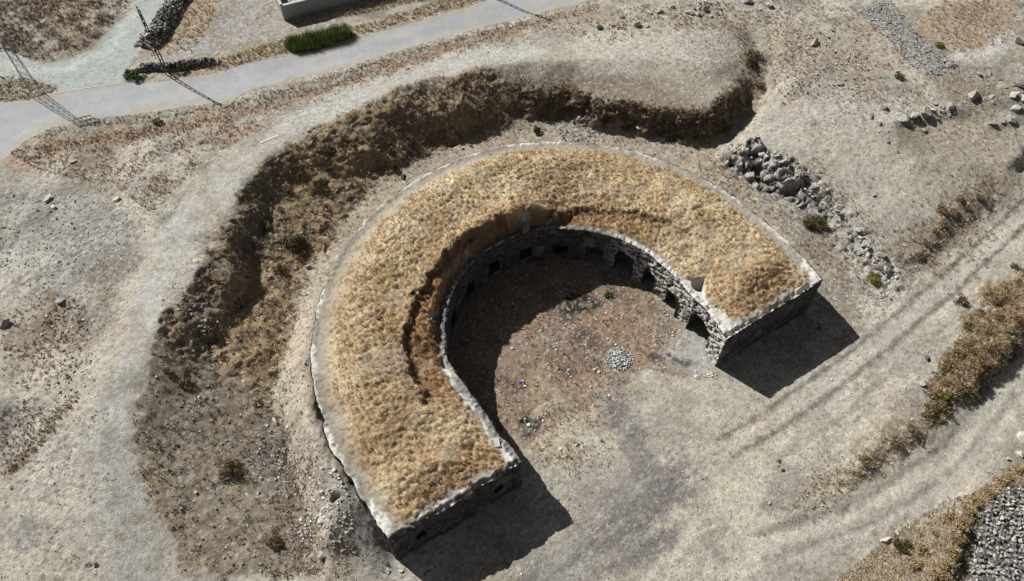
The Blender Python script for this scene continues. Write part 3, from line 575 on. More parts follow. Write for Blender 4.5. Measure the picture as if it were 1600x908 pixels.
step_ = sst(dcr - .12, dcr + .22, dI) * crk
dcr = np.where(rth > 90, dcr, dcr)
deep = np.interp(rth, [40, 80, 95, 110, 145, 160, 250], [.16, .22, .6, 1.1, .9, .6, .45])
zr = WT + .05 + sst(.5, 4.2, dO) * sst(.5, 3.8, dE) * (hI * (1.15 - .35 * crk) + deep * (step_ - .25 * crk * (1 - step_) * sst(0, 1, dI)) + .12 * wb) + 1.0 * sst(.5, 1.25, dI + .12 * wf) * (1 - .8 * sst(1.5, 4, dI)) * sst(88, 106, rth) * sst(200, 182, rth)
lump1, _, lid = cell(RX / .62 + .55 * wv + .2 * wf, RY / .62 + .4 * wb, 311); lump2, _, _ = cell(RX / .38, RY / .38 + .3 * wv, 317)
grassy = sst(.75, 1.5, dO + .35 * wv + .25 * wf) * sst(.5, 1.1, dE + .35 * wv) * sst(.45, .95, dI + .25 * wv)
strip = np.interp(rth, [0, 30, 80, 110, 140, 215, 235], [.3, .3, .5, 1.2, 1.4, 1.1, .5])
thin = sst(strip, strip + 1.2, dO + .5 * wv) * (1 - .6 * sst(.25, .75, fbm(RX, RY, 2.6, 3, 321)))
grassy = grassy * (.25 + .75 * thin)
rw = np.interp(rth, [11, 20, 60, 150, 190, 212, 234], [.6, .36, .26, .28, .36, .42, .5]); rim_o = sst(.12, -.1, dO - rw + .13 * wf + .22 * wv * (rw / .5)) * (1 - .85 * sst(.35, .6, fbm(RX, RY, 3.2, 3, 351)) * (rth > 70) * (rth < 120)); rim_i = sst(.6, .35, dI + .12 * wf); rim_e = sst(.75, .4, dE + .3 * wv + .15 * wf)
corner = np.maximum.reduce([sst(.2, -.3, dO * 1.0 + .18 * dE1 - 1.25 + .2 * wf), sst(.3, -.3, dI + .25 * dE1 - 1.6 + .25 * wf) * (rth < 12), sst(.25, -.25, dI + .12 * dE2 - 1.35 + .3 * wv + .2 * wf) * (rth > 222),
                            sst(.2, -.2, dI - .6 * sst(196, 206, rth) * sst(240, 225, rth) - .35 + .2 * wf) * (rth > 196)])
grassy = grassy * (1 - sst(.2, .8, corner))
zr += grassy * (.13 * (1 - np.clip(lump1 / .6, 0, 1) ** 2) + .07 * (1 - np.clip(lump2 / .6, 0, 1) ** 2)) + .035 * wf + .02 * fbm(RX, RY, .2, 2, 331)
zr += rim_o * (.05 + .05 * wf) + rim_i * (.02 + .09 * wf) + rim_e * .10 * wf * np.where(dE1 < dE2, .3, 1)
# terracing of the broken end parapet
zr -= rim_e * sst(.45, .2, dE + .12 * wf) * .3 * (dE2 < dE1)
well = np.zeros_like(zr); wz = np.full_like(zr, 9.)
for (th0, hw, dep, zf) in ((178, .95, 1.15, 3.5), (200.5, .7, .95, 3.7), (141, .6, .75, 3.8), (133.5, .45, .6, 3.9), (98, .4, .5, 3.9)):
    a = np.radians(rth - th0) * 10.6; d = dI - .38
    w_ = sst(.0, .14, np.minimum(hw * (1 - np.clip(d, 0, 9) / dep) - np.abs(a), d)); well = np.maximum(well, w_); wz = np.where(w_ > 0, np.minimum(wz, zf), wz)
tri = [np.array(polar(26.3, 11.15)), np.array(polar(20.6, 13.05)), np.array(polar(10.3, 12.15)), np.array(polar(13.5, 11.75))]
sd = np.full(RX.shape, 9.)
for k in range(4):
    a, b = tri[k], tri[(k + 1) % 4]; e = (b - a) / np.linalg.norm(b - a); sd = np.minimum(sd, (RX - a[0]) * e[1] - (RY - a[1]) * e[0])
if sd.max() < .1:
    sd = np.full(RX.shape, 9.)
    for k in range(4):
        a, b = tri[k], tri[(k + 1) % 4]; e = (b - a) / np.linalg.norm(b - a); sd = np.minimum(sd, -(RX - a[0]) * e[1] + (RY - a[1]) * e[0])
w_ = sst(0, .16, sd); ap = np.array(polar(19.3, 12.5)); far = np.hypot(RX - ap[0], RY - ap[1])
well = np.maximum(well, w_); wz = np.where(w_ > 0, WT - .12 - 2.6 * sst(.8, .3, far), wz)
zr = np.where(well > 0, zr * (1 - well) + np.minimum(wz, zr) * well, zr); wellm = sst(.02, .2, well); grassy *= 1 - wellm
for k in (0, -1): zr[:, k] = np.minimum(zr[:, k], WT)
# colours
RC = np.empty(RX.shape + (3,)); RC[:] = alb(166, 156, 138)
def rb(m, c):
    global RC
    RC = mixc(RC, np.asarray(c), np.clip(m, 0, 1))
rb(sst(-.2, .6, wv) * .6, alb(140, 132, 120)); rb(grassy * .9, alb(198, 170, 121)); rb(grassy * sst(-.1, .7, fbm(RX, RY, 3.2, 4, 341)) * .75, alb(212, 192, 150)); rb(grassy * sst(.1, .6, fbm(RX, RY, 2.2, 4, 343)) * .6, alb(172, 138, 88)); rb(grassy * sst(.35, .7, fbm(RX, RY, 1.3, 4, 345)) * .6, alb(140, 128, 112))
ochre = np.clip(sst(4.5, 1.2, dI - .6 * (1 - crk)) * sst(40, 60, rth) * sst(230, 210, rth) * .9 + sst(6, 1.5, dE2 + 1.5 * wb) * sst(2, 5, dO) * .9 + sst(3.5, 1, dE1 + 2 * wb) * .5, 0, 1)
rb(grassy * ochre * .85, alb(186, 148, 96)); rb(grassy * sst(.2, .8, fbm(RX, RY, .8, 3, 347)) * .4, alb(160, 132, 92))
scar = np.exp(-((dI - dcr) / .3) ** 2) * crk; rb(scar * .8, alb(84, 66, 46)); rb((1 - step_) * crk * sst(60, 90, rth) * .65, alb(150, 108, 60)); rb((1 - step_) * crk * sst(.1, .6, wv) * .4, alb(120, 88, 54)); rb((1 - step_) * crk * sst(1.2, .5, dI) * .6, alb(104, 80, 52))
rb(np.maximum.reduce([rim_o * .9, corner, rim_e * .75 * sst(-.5, .3, wv + .3)]) * sst(-1.2, -.2, wf), mixc(np.broadcast_to(alb(150, 143, 132), RC.shape), np.broadcast_to(alb(218, 213, 204), RC.shape), sst(-.35, .25, fbm(RX, RY, 1.4, 4, 353) + .25 * (corner > .5)))); rb(rim_i * .85, mixc(np.broadcast_to(alb(120, 116, 110), RC.shape), np.broadcast_to(WHITE, RC.shape), sst(75, 50, rth))); rb(rim_i * sst(.0, .6, wf) * .6, WHITE)
rb((rim_e + rim_i + .5 * rim_o) * sst(.4, .8, wf) * .5, DSTONE); rb(wellm * .95, alb(204, 200, 192))
RC = (RC @ np.array([.3, .55, .15]))[..., None] * .24 + RC * .76
roof = link('roof', mesh_np('roof', np.stack([RX, RY, zr], -1).reshape(-1, 3), grid_faces(1000, NT).reshape(-1, 4)[:, ::-1], RC.reshape(-1, 3), True, M_roof), fort)
# a stone skin below the parapet top closes the gap between roof edge and walls
def tufts(P, size, col, B, lean=1.0, width=.03, seed=1, droop=.5):
    """grass tufts: B blades each, thin triangles leaning out of the middle"""
    g = np.random.default_rng(seed); n = len(P); N = n * B
    az = g.uniform(0, 2 * np.pi, N); le = g.uniform(.15, 1, N) * lean; sz = np.repeat(size, B) * g.uniform(.6, 1.15, N)
    base = np.repeat(P, B, 0).astype(float); ro = np.repeat(size, B) * .42 * np.sqrt(g.uniform(0, 1, N)); base[:, 0] += ro * np.cos(az); base[:, 1] += ro * np.sin(az)
    a2 = az + g.normal(0, .6, N); hx = np.sin(le); hz = np.cos(le)
    tip = base + np.stack([np.cos(a2) * hx * sz, np.sin(a2) * hx * sz, hz * sz], -1)
    wd = width * g.uniform(.7, 1.5, N); side = np.stack([-np.sin(a2), np.cos(a2), np.zeros(N)], -1) * wd[:, None]
    V = np.stack([base - side - [0, 0, .04], base + side - [0, 0, .04], tip], 1).reshape(-1, 3)
    c = np.repeat(col, B, 0) * g.uniform(.75, 1.2, (N, 1)); C = np.repeat(c, 3, 0)
    return V, np.arange(3 * N).reshape(-1, 3), C
M_grass = attr_mat('dry_grass_blades', rough=.85, amt=.12, scale=4)
gi = rng.integers(0, 1000 - 1, 110000); gj = rng.integers(0, NT - 1, 110000)
pr_ = grassy[gi, gj] * (WID[gi, 0] / WID.max()) * np.linalg.norm(np.stack([RX[gi + 1, gj] - RX[gi, gj], RY[gi + 1, gj] - RY[gi, gj]], -1), axis=1) / .09
pr_ *= np.clip(1.25 - np.minimum(lump1, lump2 * 1.4)[gi, gj] * 1.3, .1, 1)
pk = rng.uniform(0, 1, 110000) < pr_ * .42; gi, gj = gi[pk], gj[pk]
gp = np.stack([RX[gi, gj], RY[gi, gj], zr[gi, gj]], -1)
gc = RC[gi, gj] * .5 + .5 * mixc(np.tile(alb(202, 174, 125), (len(gi), 1)), np.tile(alb(178, 136, 82), (len(gi), 1)), ochre[gi, gj])
gc = mixc(gc, np.tile(alb(156, 112, 62), (len(gi), 1)), ((1 - step_) * crk * sst(60, 90, rth))[gi, gj] * .7); gc = gc * rng.uniform(.8, 1.15, (len(gi), 1)); gc = (gc @ np.array([.3, .55, .15]))[:, None] * .24 + gc * .76
V, Fc, Cc = tufts(gp, rng.uniform(.11, .21, len(gi)) * rng.choice([.8, 1, 1.5], len(gi), p=[.4, .5, .1]), np.clip(gc * 1.45, 0, .8), 9, 1.2, .018, 5)
tag(link('roof_grass', mesh_np('roof_grass', V, Fc, Cc, False, M_grass), fort), 'dry straw-coloured grass tufts covering the roof', kind='stuff')
print('roof tufts', len(gi))

#@@OBJECTS@@
# ------------------------------------------------------------------ stones, grass and scrub nobody could count
M_scrub = attr_mat('dry_scrub', rough=.9, amt=.2, scale=3)
M_peb = attr_mat('loose_stone', rough=.9, amt=.2, scale=9)
def in_view(n, y0=13, y1=92):
    """random places on the ground, weighted to the visible trapezoid"""
    y = rng.uniform(y0, y1, n); x = rng.uniform(-1, 1, n) * (29 + .46 * y + 2); return x, y
def inside(pts, z, n):
    P = line(pts, z)[:, :2]; lo, hi = P.min(0), P.max(0); out = []; m = len(P)
    q = rng.uniform(lo, hi, (n * 6, 2)); ins = np.zeros(len(q), bool)
    for k in range(m):
        a, b = P[k], P[(k + 1) % m]
        ins ^= ((a[1] > q[:, 1]) != (b[1] > q[:, 1])) & (q[:, 0] < (b[0] - a[0]) * (q[:, 1] - a[1]) / (b[1] - a[1] + 1e-12) + a[0])
    q = q[ins][:n]; return q[:, 0], q[:, 1]
def along(pts, z, w, n):
    P = line(pts, z)[:, :2]; L = arclen(P); u = rng.uniform(0, L[-1], n)
    q = np.stack([np.interp(u, L, P[:, i]) for i in (0, 1)], -1) + rng.normal(0, w / 2.5, (n, 2)); return q[:, 0], q[:, 1]
off_fort = lambda x, y: ~((np.hypot(x - C0[0], y - C0[1]) < 22.4) & (np.hypot(x - C0[0], y - C0[1]) > 10.4) & (((np.degrees(np.arctan2(y - C0[1], x - C0[0])) + 90) % 360 < 90 + 236) & ((np.degrees(np.arctan2(y - C0[1], x - C0[0])) % 360 < 240) | (np.degrees(np.arctan2(y - C0[1], x - C0[0])) % 360 > 350))))
G_slope = np.clip(M_slope, 0, 1); patch = sst(-.5, .5, F2 + .4 * F8)
sp, ss, scol = [], [], []
def sow(x, y, keep, size, cols, vary=.2):
    k = (rng.uniform(0, 1, len(x)) < keep) & off_fort(x, y) & (near(M_road, x, y) < .3); x, y = x[k], y[k]; n = len(x)
    c = np.array(cols)[rng.integers(0, len(cols), n)] * rng.uniform(1 - vary, 1 + vary, (n, 1))
    sp.append(np.stack([x, y, ground_z(x, y)], -1)); ss.append(rng.uniform(*size, n)); scol.append(c)
cs = dict(brown=alb(150, 126, 98), dark=alb(104, 92, 74), straw=alb(196, 172, 126), rust=alb(168, 128, 88), grey=alb(142, 134, 118), olive=alb(112, 112, 70), och=alb(182, 142, 84))
cs = {k_: (v_ @ np.array([.3, .55, .15])) * .34 + v_ * .66 for k_, v_ in cs.items()}
x, y = in_view(110000); sow(x, y, near(G_slope, x, y) * (.35 + .65 * near(patch, x, y)) * .8 * (1 - .62 * near(M_low, x, y)), (.16, .5), [cs['brown'], cs['dark'], cs['brown'] * 1.1, cs['straw'], cs['och'], cs['grey']])
x, y = inside([(1630,400),(1545,455),(1500,520),(1445,595),(1430,670),(1480,652),(1530,618),(1572,580),(1630,520)], .4, 4200); sow(x, y, near(M_rbank, x, y) * .95, (.2, .5), [cs['brown'], cs['och'], cs['straw'], cs['olive']])
x, y = along([(1440,665),(1380,705),(1320,745),(1240,788)], 0, 1.8, 600); sow(x, y, .8, (.12, .35), [cs['brown'], cs['straw'], cs['och']])
x, y = inside([(1545,764),(1480,780),(1400,832),(1310,905),(1290,930),(1500,930),(1522,850),(1535,790)], -.4, 4200); sow(x, y, .8, (.08, .26), [cs['straw'], cs['brown'], cs['straw']])
x, y = along([(1600,730),(1545,768),(1515,800),(1500,850),(1470,905)], -.2, .8, 420); sow(x, y, 1, (.25, .5), [cs['straw'], cs['och']])
x, y = along([(1512,800),(1508,860),(1500,905)], -.6, .6, 60); sow(x, y, 1, (.2, .4), [cs['olive']])
x, y = in_view(40000); sow(x, y, near(M_court, x, y) * (1 - near(M_burn, x, y)) * .8 * (.25 + .75 * near(patch, x, y)), (.08, .4), [cs['brown'], cs['rust'], cs['dark'], cs['grey']])
x, y = inside([(-20,0),(-20,74),(73,94),(112,88),(160,50),(195,10),(200,-10)], 2.9, 2600); sow(x, y, .2 + .8 * near(patch, x, y), (.15, .5), [cs['brown'], cs['rust'], cs['dark'], cs['grey']])
x, y = along([(60,232),(231,206),(350,184),(400,170),(500,145),(560,128),(700,84),(830,44),(930,14)], 3, 2.0, 1500); sow(x, y, .9, (.12, .36), [cs['rust'], cs['brown'], cs['straw'], cs['grey']])
x, y = along([(66,212),(132,196),(231,186),(350,172),(532,122),(664,80),(826,40)], 2.8, 1.0, 800); sow(x, y, .8, (.1, .3), [cs['grey'], cs['brown'], cs['dark']])
x, y = inside([(0,230),(230,200),(400,172),(420,205),(330,245),(240,340),(190,300),(60,265)], 3.3, 2600); sow(x, y, .15 + .85 * near(patch, x, y), (.1, .32), [cs['rust'], cs['brown'], cs['straw'], cs['grey']])
x, y = inside([(0,500),(50,465),(130,470),(150,520),(120,590),(60,620),(0,600)], 3.2, 900); sow(x, y, .2 + .6 * near(patch, x, y), (.1, .32), [cs['rust'], cs['brown'], cs['och']])
x, y = along([(10,740),(60,690),(85,660),(120,625)], 3, .9, 260); sow(x, y, .9, (.12, .3), [cs['och'], cs['brown']])
x, y = inside([(0,640),(60,620),(80,660),(30,730),(0,750)], 3, 500); sow(x, y, .5, (.08, .25), [cs['dark'], cs['grey'], cs['brown']])
x, y = inside([(225,112),(340,92),(450,60),(580,36),(700,0),(770,0),(664,28),(540,62),(397,95),(344,110)], 2.6, 1900); sow(x, y, .8, (.14, .42), [cs['straw'], cs['straw'], cs['rust'], cs['brown']])
x, y = inside([(450,30),(640,-4),(700,-4),(560,22),(470,40)], 2.6, 420); sow(x, y, .9, (.3, .7), [cs['straw'], cs['brown'], cs['straw']])
x, y = inside([(262,0),(340,0),(330,40),(300,80),(235,88)], 2.6, 700); sow(x, y, .75, (.12, .36), [cs['straw'], cs['och'], cs['rust']])
x, y = inside([(0,120),(43,122),(89,136),(80,146),(50,156),(0,160)], 2.6, 420); sow(x, y, .9, (.1, .3), [cs['straw'], cs['grey'], cs['olive']])
x, y = inside([(1190,0),(1380,0),(1420,90),(1380,160),(1230,150),(1200,80)], 3.9, 2200); sow(x, y, .1 + .8 * near(patch, x, y), (.1, .34), [cs['rust'], cs['brown'], cs['straw'], cs['grey']])
x, y = inside([(860,40),(1000,0),(1190,0),(1190,40),(1080,45),(950,70)], 4.2, 1500); sow(x, y, .2 + .7 * near(patch, x, y), (.12, .38), [cs['straw'], cs['och'], cs['rust'], cs['brown']])
x, y = inside([(1110,25),(1165,45),(1200,95),(1205,140),(1165,130),(1150,60)], 3.7, 260); sow(x, y, .7, (.15, .4), [cs['brown'], cs['dark'], cs['och']])
x, y = inside([(1400,110),(1600,80),(1600,250),(1500,280),(1400,240)], 3.4, 2000); sow(x, y, .45 * near(patch, x, y) + .1, (.08, .26), [cs['brown'], cs['straw'], cs['grey']])
x, y = inside([(1430,30),(1480,0),(1560,0),(1590,30),(1570,65),(1500,78)], 4, 700); sow(x, y, .7, (.12, .36), [cs['och'], cs['straw'], cs['rust']])
x, y = along([(1545,310),(1480,360),(1432,408)], 1.2, 4.5, 900); sow(x, y, .7, (.12, .4), [cs['brown'], cs['och'], cs['dark'], cs['straw']])
x, y = inside([(1255,240),(1330,300),(1420,400),(1400,440),(1290,320)], 2.2, 700); sow(x, y, .5, (.1, .3), [cs['straw'], cs['brown']])
x, y = inside([(1110,240),(1180,290),(1270,330),(1390,450),(1320,450),(1200,340),(1080,260)], .2, 1500); sow(x, y, .55, (.1, .3), [cs['brown'], cs['rust'], cs['straw'], cs['dark']])
x, y = along(TOE, .3, 2.2, 1500); sow(x, y, .6, (.1, .3), [cs['brown'], cs['och'], cs['dark'], cs['straw']])
x, y = along(SCARP, 3.2, .9, 900); sow(x, y, .9, (.18, .42), [cs['och'], cs['brown'], cs['straw']])
x, y = inside([(420,700),(500,700),(560,850),(560,905),(400,905)], .4, 900); sow(x, y, .5 * near(patch, x, y) + .1, (.1, .34), [cs['straw'], cs['brown'], cs['rust']])
x, y = inside([(840,640),(960,640),(960,730),(870,760),(830,700)], 0, 700); sow(x, y, .5 * near(patch, x, y) + .1, (.06, .2), [cs['straw'], cs['brown'], cs['dark']])
x, y = in_view(60000); sow(x, y, (1 - near(G_slope, x, y)) * (1 - near(M_path, x, y)) * (1 - near(M_grav, x, y)) * (1 - .6 * near(M_front, x, y)) * .5 * near(patch, x, y) ** 2, (.05, .15), [cs['straw'], cs['brown'], cs['dark']])
sp = np.concatenate(sp); ss = np.concatenate(ss); scol = np.concatenate(scol)
V, Fc, Cc = tufts(sp, ss * .8, np.clip(scol * 1.3, 0, .8), 11, 1.15, .026, 9); print('scrub', len(sp))
tag(link('dry_scrub', mesh_np('dry_scrub', V, Fc, Cc, False, M_scrub)), 'dry brown and straw-coloured scrub growing over slopes and verges', 'dry scrub', kind='stuff')

CUBE = np.array([(x, y, z) for z in (-1, 1) for (x, y) in ((-1, -1), (1, -1), (1, 1), (-1, 1))], float); CF = np.array([(3, 2, 1, 0), (4, 5, 6, 7), (0, 1, 5, 4), (1, 2, 6, 5), (2, 3, 7, 6), (3, 0, 4, 7)])
def chips(P, size, col, seed):
    """many small angular stones as one mesh"""
    g = np.random.default_rng(seed); n = len(P); v = np.repeat(CUBE[None], n, 0) * g.uniform(.35, .75, (n, 8, 3))
    v *= g.uniform(.6, 1.2, (n, 1, 3)) * np.array([1, 1, .75]); a = g.uniform(0, 6.28, n); c, s = np.cos(a)[:, None], np.sin(a)[:, None]; b = g.normal(0, .5, n); cb, sb = np.cos(b)[:, None], np.sin(b)[:, None]
    x, y, z = v[..., 0], v[..., 1], v[..., 2]; y, z = y * cb - z * sb, y * sb + z * cb; x, y = x * c - y * s, x * s + y * c
    v = np.stack([x, y, z], -1) * size[:, None, None] + P[:, None]; f = (CF[None] + np.arange(n)[:, None, None] * 8).reshape(-1, 4)
    return v.reshape(-1, 3), f, np.repeat(col, 8, 0)
pp, ps, pc = [], [], []
GR = [alb(150, 148, 146), alb(120, 117, 114), alb(180, 176, 170), alb(98, 95, 92)]; WH = [alb(232, 228, 220), alb(210, 205, 196), alb(190, 180, 164)]
def strew(x, y, keep, size, cols, fort_ok=False):
    k = (rng.uniform(0, 1, len(x)) < keep) & (off_fort(x, y)) & (near(M_road, x, y) < .3); x, y = x[k], y[k]; n = len(x)
    s = size[0] + (size[1] - size[0]) * rng.uniform(0, 1, n) ** 2.5
    pp.append(np.stack([x, y, ground_z(x, y) + s * .15], -1)); ps.append(s); pc.append(np.array(cols)[rng.integers(0, len(cols), n)] * rng.uniform(.8, 1.15, (n, 1)))
x, y = in_view(24000); strew(x, y, near(G_slope, x, y) * .75 * (1 - .6 * near(patch, x, y)), (.04, .2), GR)
x, y = in_view(130000); strew(x, y, (1 - .8 * near(M_path, x, y)) * (1 - near(M_road, x, y)) * (.03 + .24 * sst(-.2, .8, near(F8, x, y))) * (1 - .7 * near(M_front, x, y)), (.02, .11), GR + WH[1:])
x, y = in_view(14000); strew(x, y, near(M_court, x, y) * .9 * near(patch, x, y), (.03, .2), WH + GR[:1])
x, y = inside([(1390,0),(1440,60),(1495,95),(1480,112),(1430,108),(1340,20)], 4, 1100); strew(x, y, 1, (.05, .2), GR[:3])
x, y = along([(1445,115),(1475,112),(1492,98)], 3.9, .7, 130); strew(x, y, 1, (.08, .26), GR)
x, y = inside([(1230,60),(1330,40),(1380,120),(1330,150),(1230,140)], 3.9, 500); strew(x, y, 1, (.05, .22), GR + WH[1:])
x, y = along([(1142,232),(1182,250),(1215,268),(1255,290)], 1.8, 1.4, 300); strew(x, y, 1, (.06, .28), GR + WH[1:])
x, y = along([(1255,275),(1290,320),(1320,345),(1345,385),(1375,415),(1398,440)], 1.2, .9, 220); strew(x, y, 1, (.05, .24), GR + WH[1:2])
x, y = along([(1350,462),(1385,465),(1365,470)], 0, 1.0, 120); strew(x, y, 1, (.04, .16), GR + WH[1:])
x, y = along([(440,560),(440,640),(470,740),(490,800),(500,860)], .4, 2.6, 900); strew(x, y, 1, (.04, .17), GR + WH[1:])
x, y = inside([(490,750),(550,760),(560,850),(500,870),(460,830)], .8, 500); strew(x, y, .8, (.04, .2), WH[1:] + GR[:1])
x, y = along([(395,700),(440,730),(465,735)], .9, 1.8, 240); strew(x, y, 1, (.05, .2), GR)
x, y = along([(300,470),(325,500),(310,540),(300,560)], 3, 1.8, 220); strew(x, y, 1, (.05, .22), GR)
x, y = inside([(0,290),(150,300),(190,350),(100,420),(0,420)], 3.7, 700); strew(x, y, .7, (.03, .16), WH[1:] + GR)
x, y = inside([(60,470),(130,460),(150,600),(90,640),(60,560)], 3.2, 400); strew(x, y, .8, (.04, .2), GR + WH[1:])
x, y = inside([(870,205),(940,205),(945,225),(880,222)], .2, 150); strew(x, y, .9, (.06, .24), GR + WH[1:2])
x, y = along([(1090,583),(1110,580)], .05, .8, 160); strew(x, y, 1, (.04, .16), WH)
x, y = along([(1030,480),(1062,505),(1095,525),(1112,560)], .05, .8, 260); strew(x, y, 1, (.04, .18), WH[1:] + GR[:1])
x, y = inside([(1020,500),(1060,495),(1075,540),(1020,560)], 0, 160); strew(x, y, .7, (.03, .12), WH)
x, y = inside([(900,700),(1400,560),(1420,640),(1100,880),(800,900)], 0, 420); strew(x, y, .6, (.03, .1), WH[1:] + GR[:2])
x, y = inside([(1500,750),(1600,690),(1640,760),(1640,930),(1500,930),(1515,830)], -.6, 1500); strew(x, y, near(M_pit, x, y), (.08, .22), GR)
x, y = along([(60,215),(132,200),(231,190),(350,176),(532,128),(664,84),(826,42)], 2.8, 1.2, 260); strew(x, y, 1, (.03, .13), WH[1:] + GR)
pp = np.concatenate(pp); ps = np.concatenate(ps); pc = np.concatenate(pc)
V, Fc, Cc = chips(pp, ps, np.clip(pc, 0, .85), 12)
tag(link('loose_stones', mesh_np('loose_stones', V, Fc, Cc, False, M_peb)), 'small loose stones and pale litter strewn over the ground', 'loose stones', kind='stuff')

# ------------------------------------------------------------------ rocks one can count
import bmesh
def rock_mesh(seed, flat=.75, sub=3):
    g = np.random.default_rng(seed); bm = bmesh.new(); bmesh.ops.create_icosphere(bm, subdivisions=sub, radius=1)
    v = np.array([p.co[:] for p in bm.verts]); f = np.array([[q.index for q in p.verts] for p in bm.faces]); bm.free()
    for k in range(15):
        n = g.normal(size=3); n /= np.linalg.norm(n); d = g.uniform(.34, .66); s = v @ n; v = v - np.clip(s - d, 0, None)[:, None] * n
    v += .05 * np.stack([vn(v[:, 0] * 3 + seed, v[:, 1] * 3 + v[:, 2] * 2, 5), vn(v[:, 1] * 3, v[:, 2] * 3 + seed, 6), vn(v[:, 2] * 3 + v[:, 0], v[:, 0] * 3, 7)], -1)
    v *= np.array([1, g.uniform(.65, .95), flat * g.uniform(.7, 1.05)])
    return mesh_np('rock', v, f, None, False, None)
M_rock = plain_mat('grey_rock', alb(176, 172, 165), .28, 3, .5); M_rockw = plain_mat('pale_rock', alb(196, 190, 180), .15, 4, .4); M_rockd = plain_mat('dark_rock', alb(96, 93, 92), .3, 4, .5)
def kinds(m, n, s0, sub=3):
    out = []
    for k in range(n): me = rock_mesh(s0 + k, sub=sub); me.materials.append(m); out.append(me)
    return out
RK = {'g': kinds(M_rock, 9, 400), 'w': kinds(M_rockw, 6, 430), 'd': kinds(M_rockd, 6, 450)}; RS = kinds(M_rock, 7, 470, 2) + kinds(M_rockd, 2, 480, 2) + kinds(M_rockw, 1, 490, 2)
def rock(name, me, p, r, label, cat, group=None, sink=.25, flat=1.0):
    o = link(name, me, None, (p[0], p[1], p[2] + r * (.5 - sink) * .7)); o.scale = (r * random.uniform(.85, 1.2), r * random.uniform(.85, 1.2), r * flat * random.uniform(.8, 1.15)); o.rotation_euler = (random.uniform(-.3, .3), random.uniform(-.3, .3), random.uniform(0, 6.28))
    return tag(o, label, cat, group)
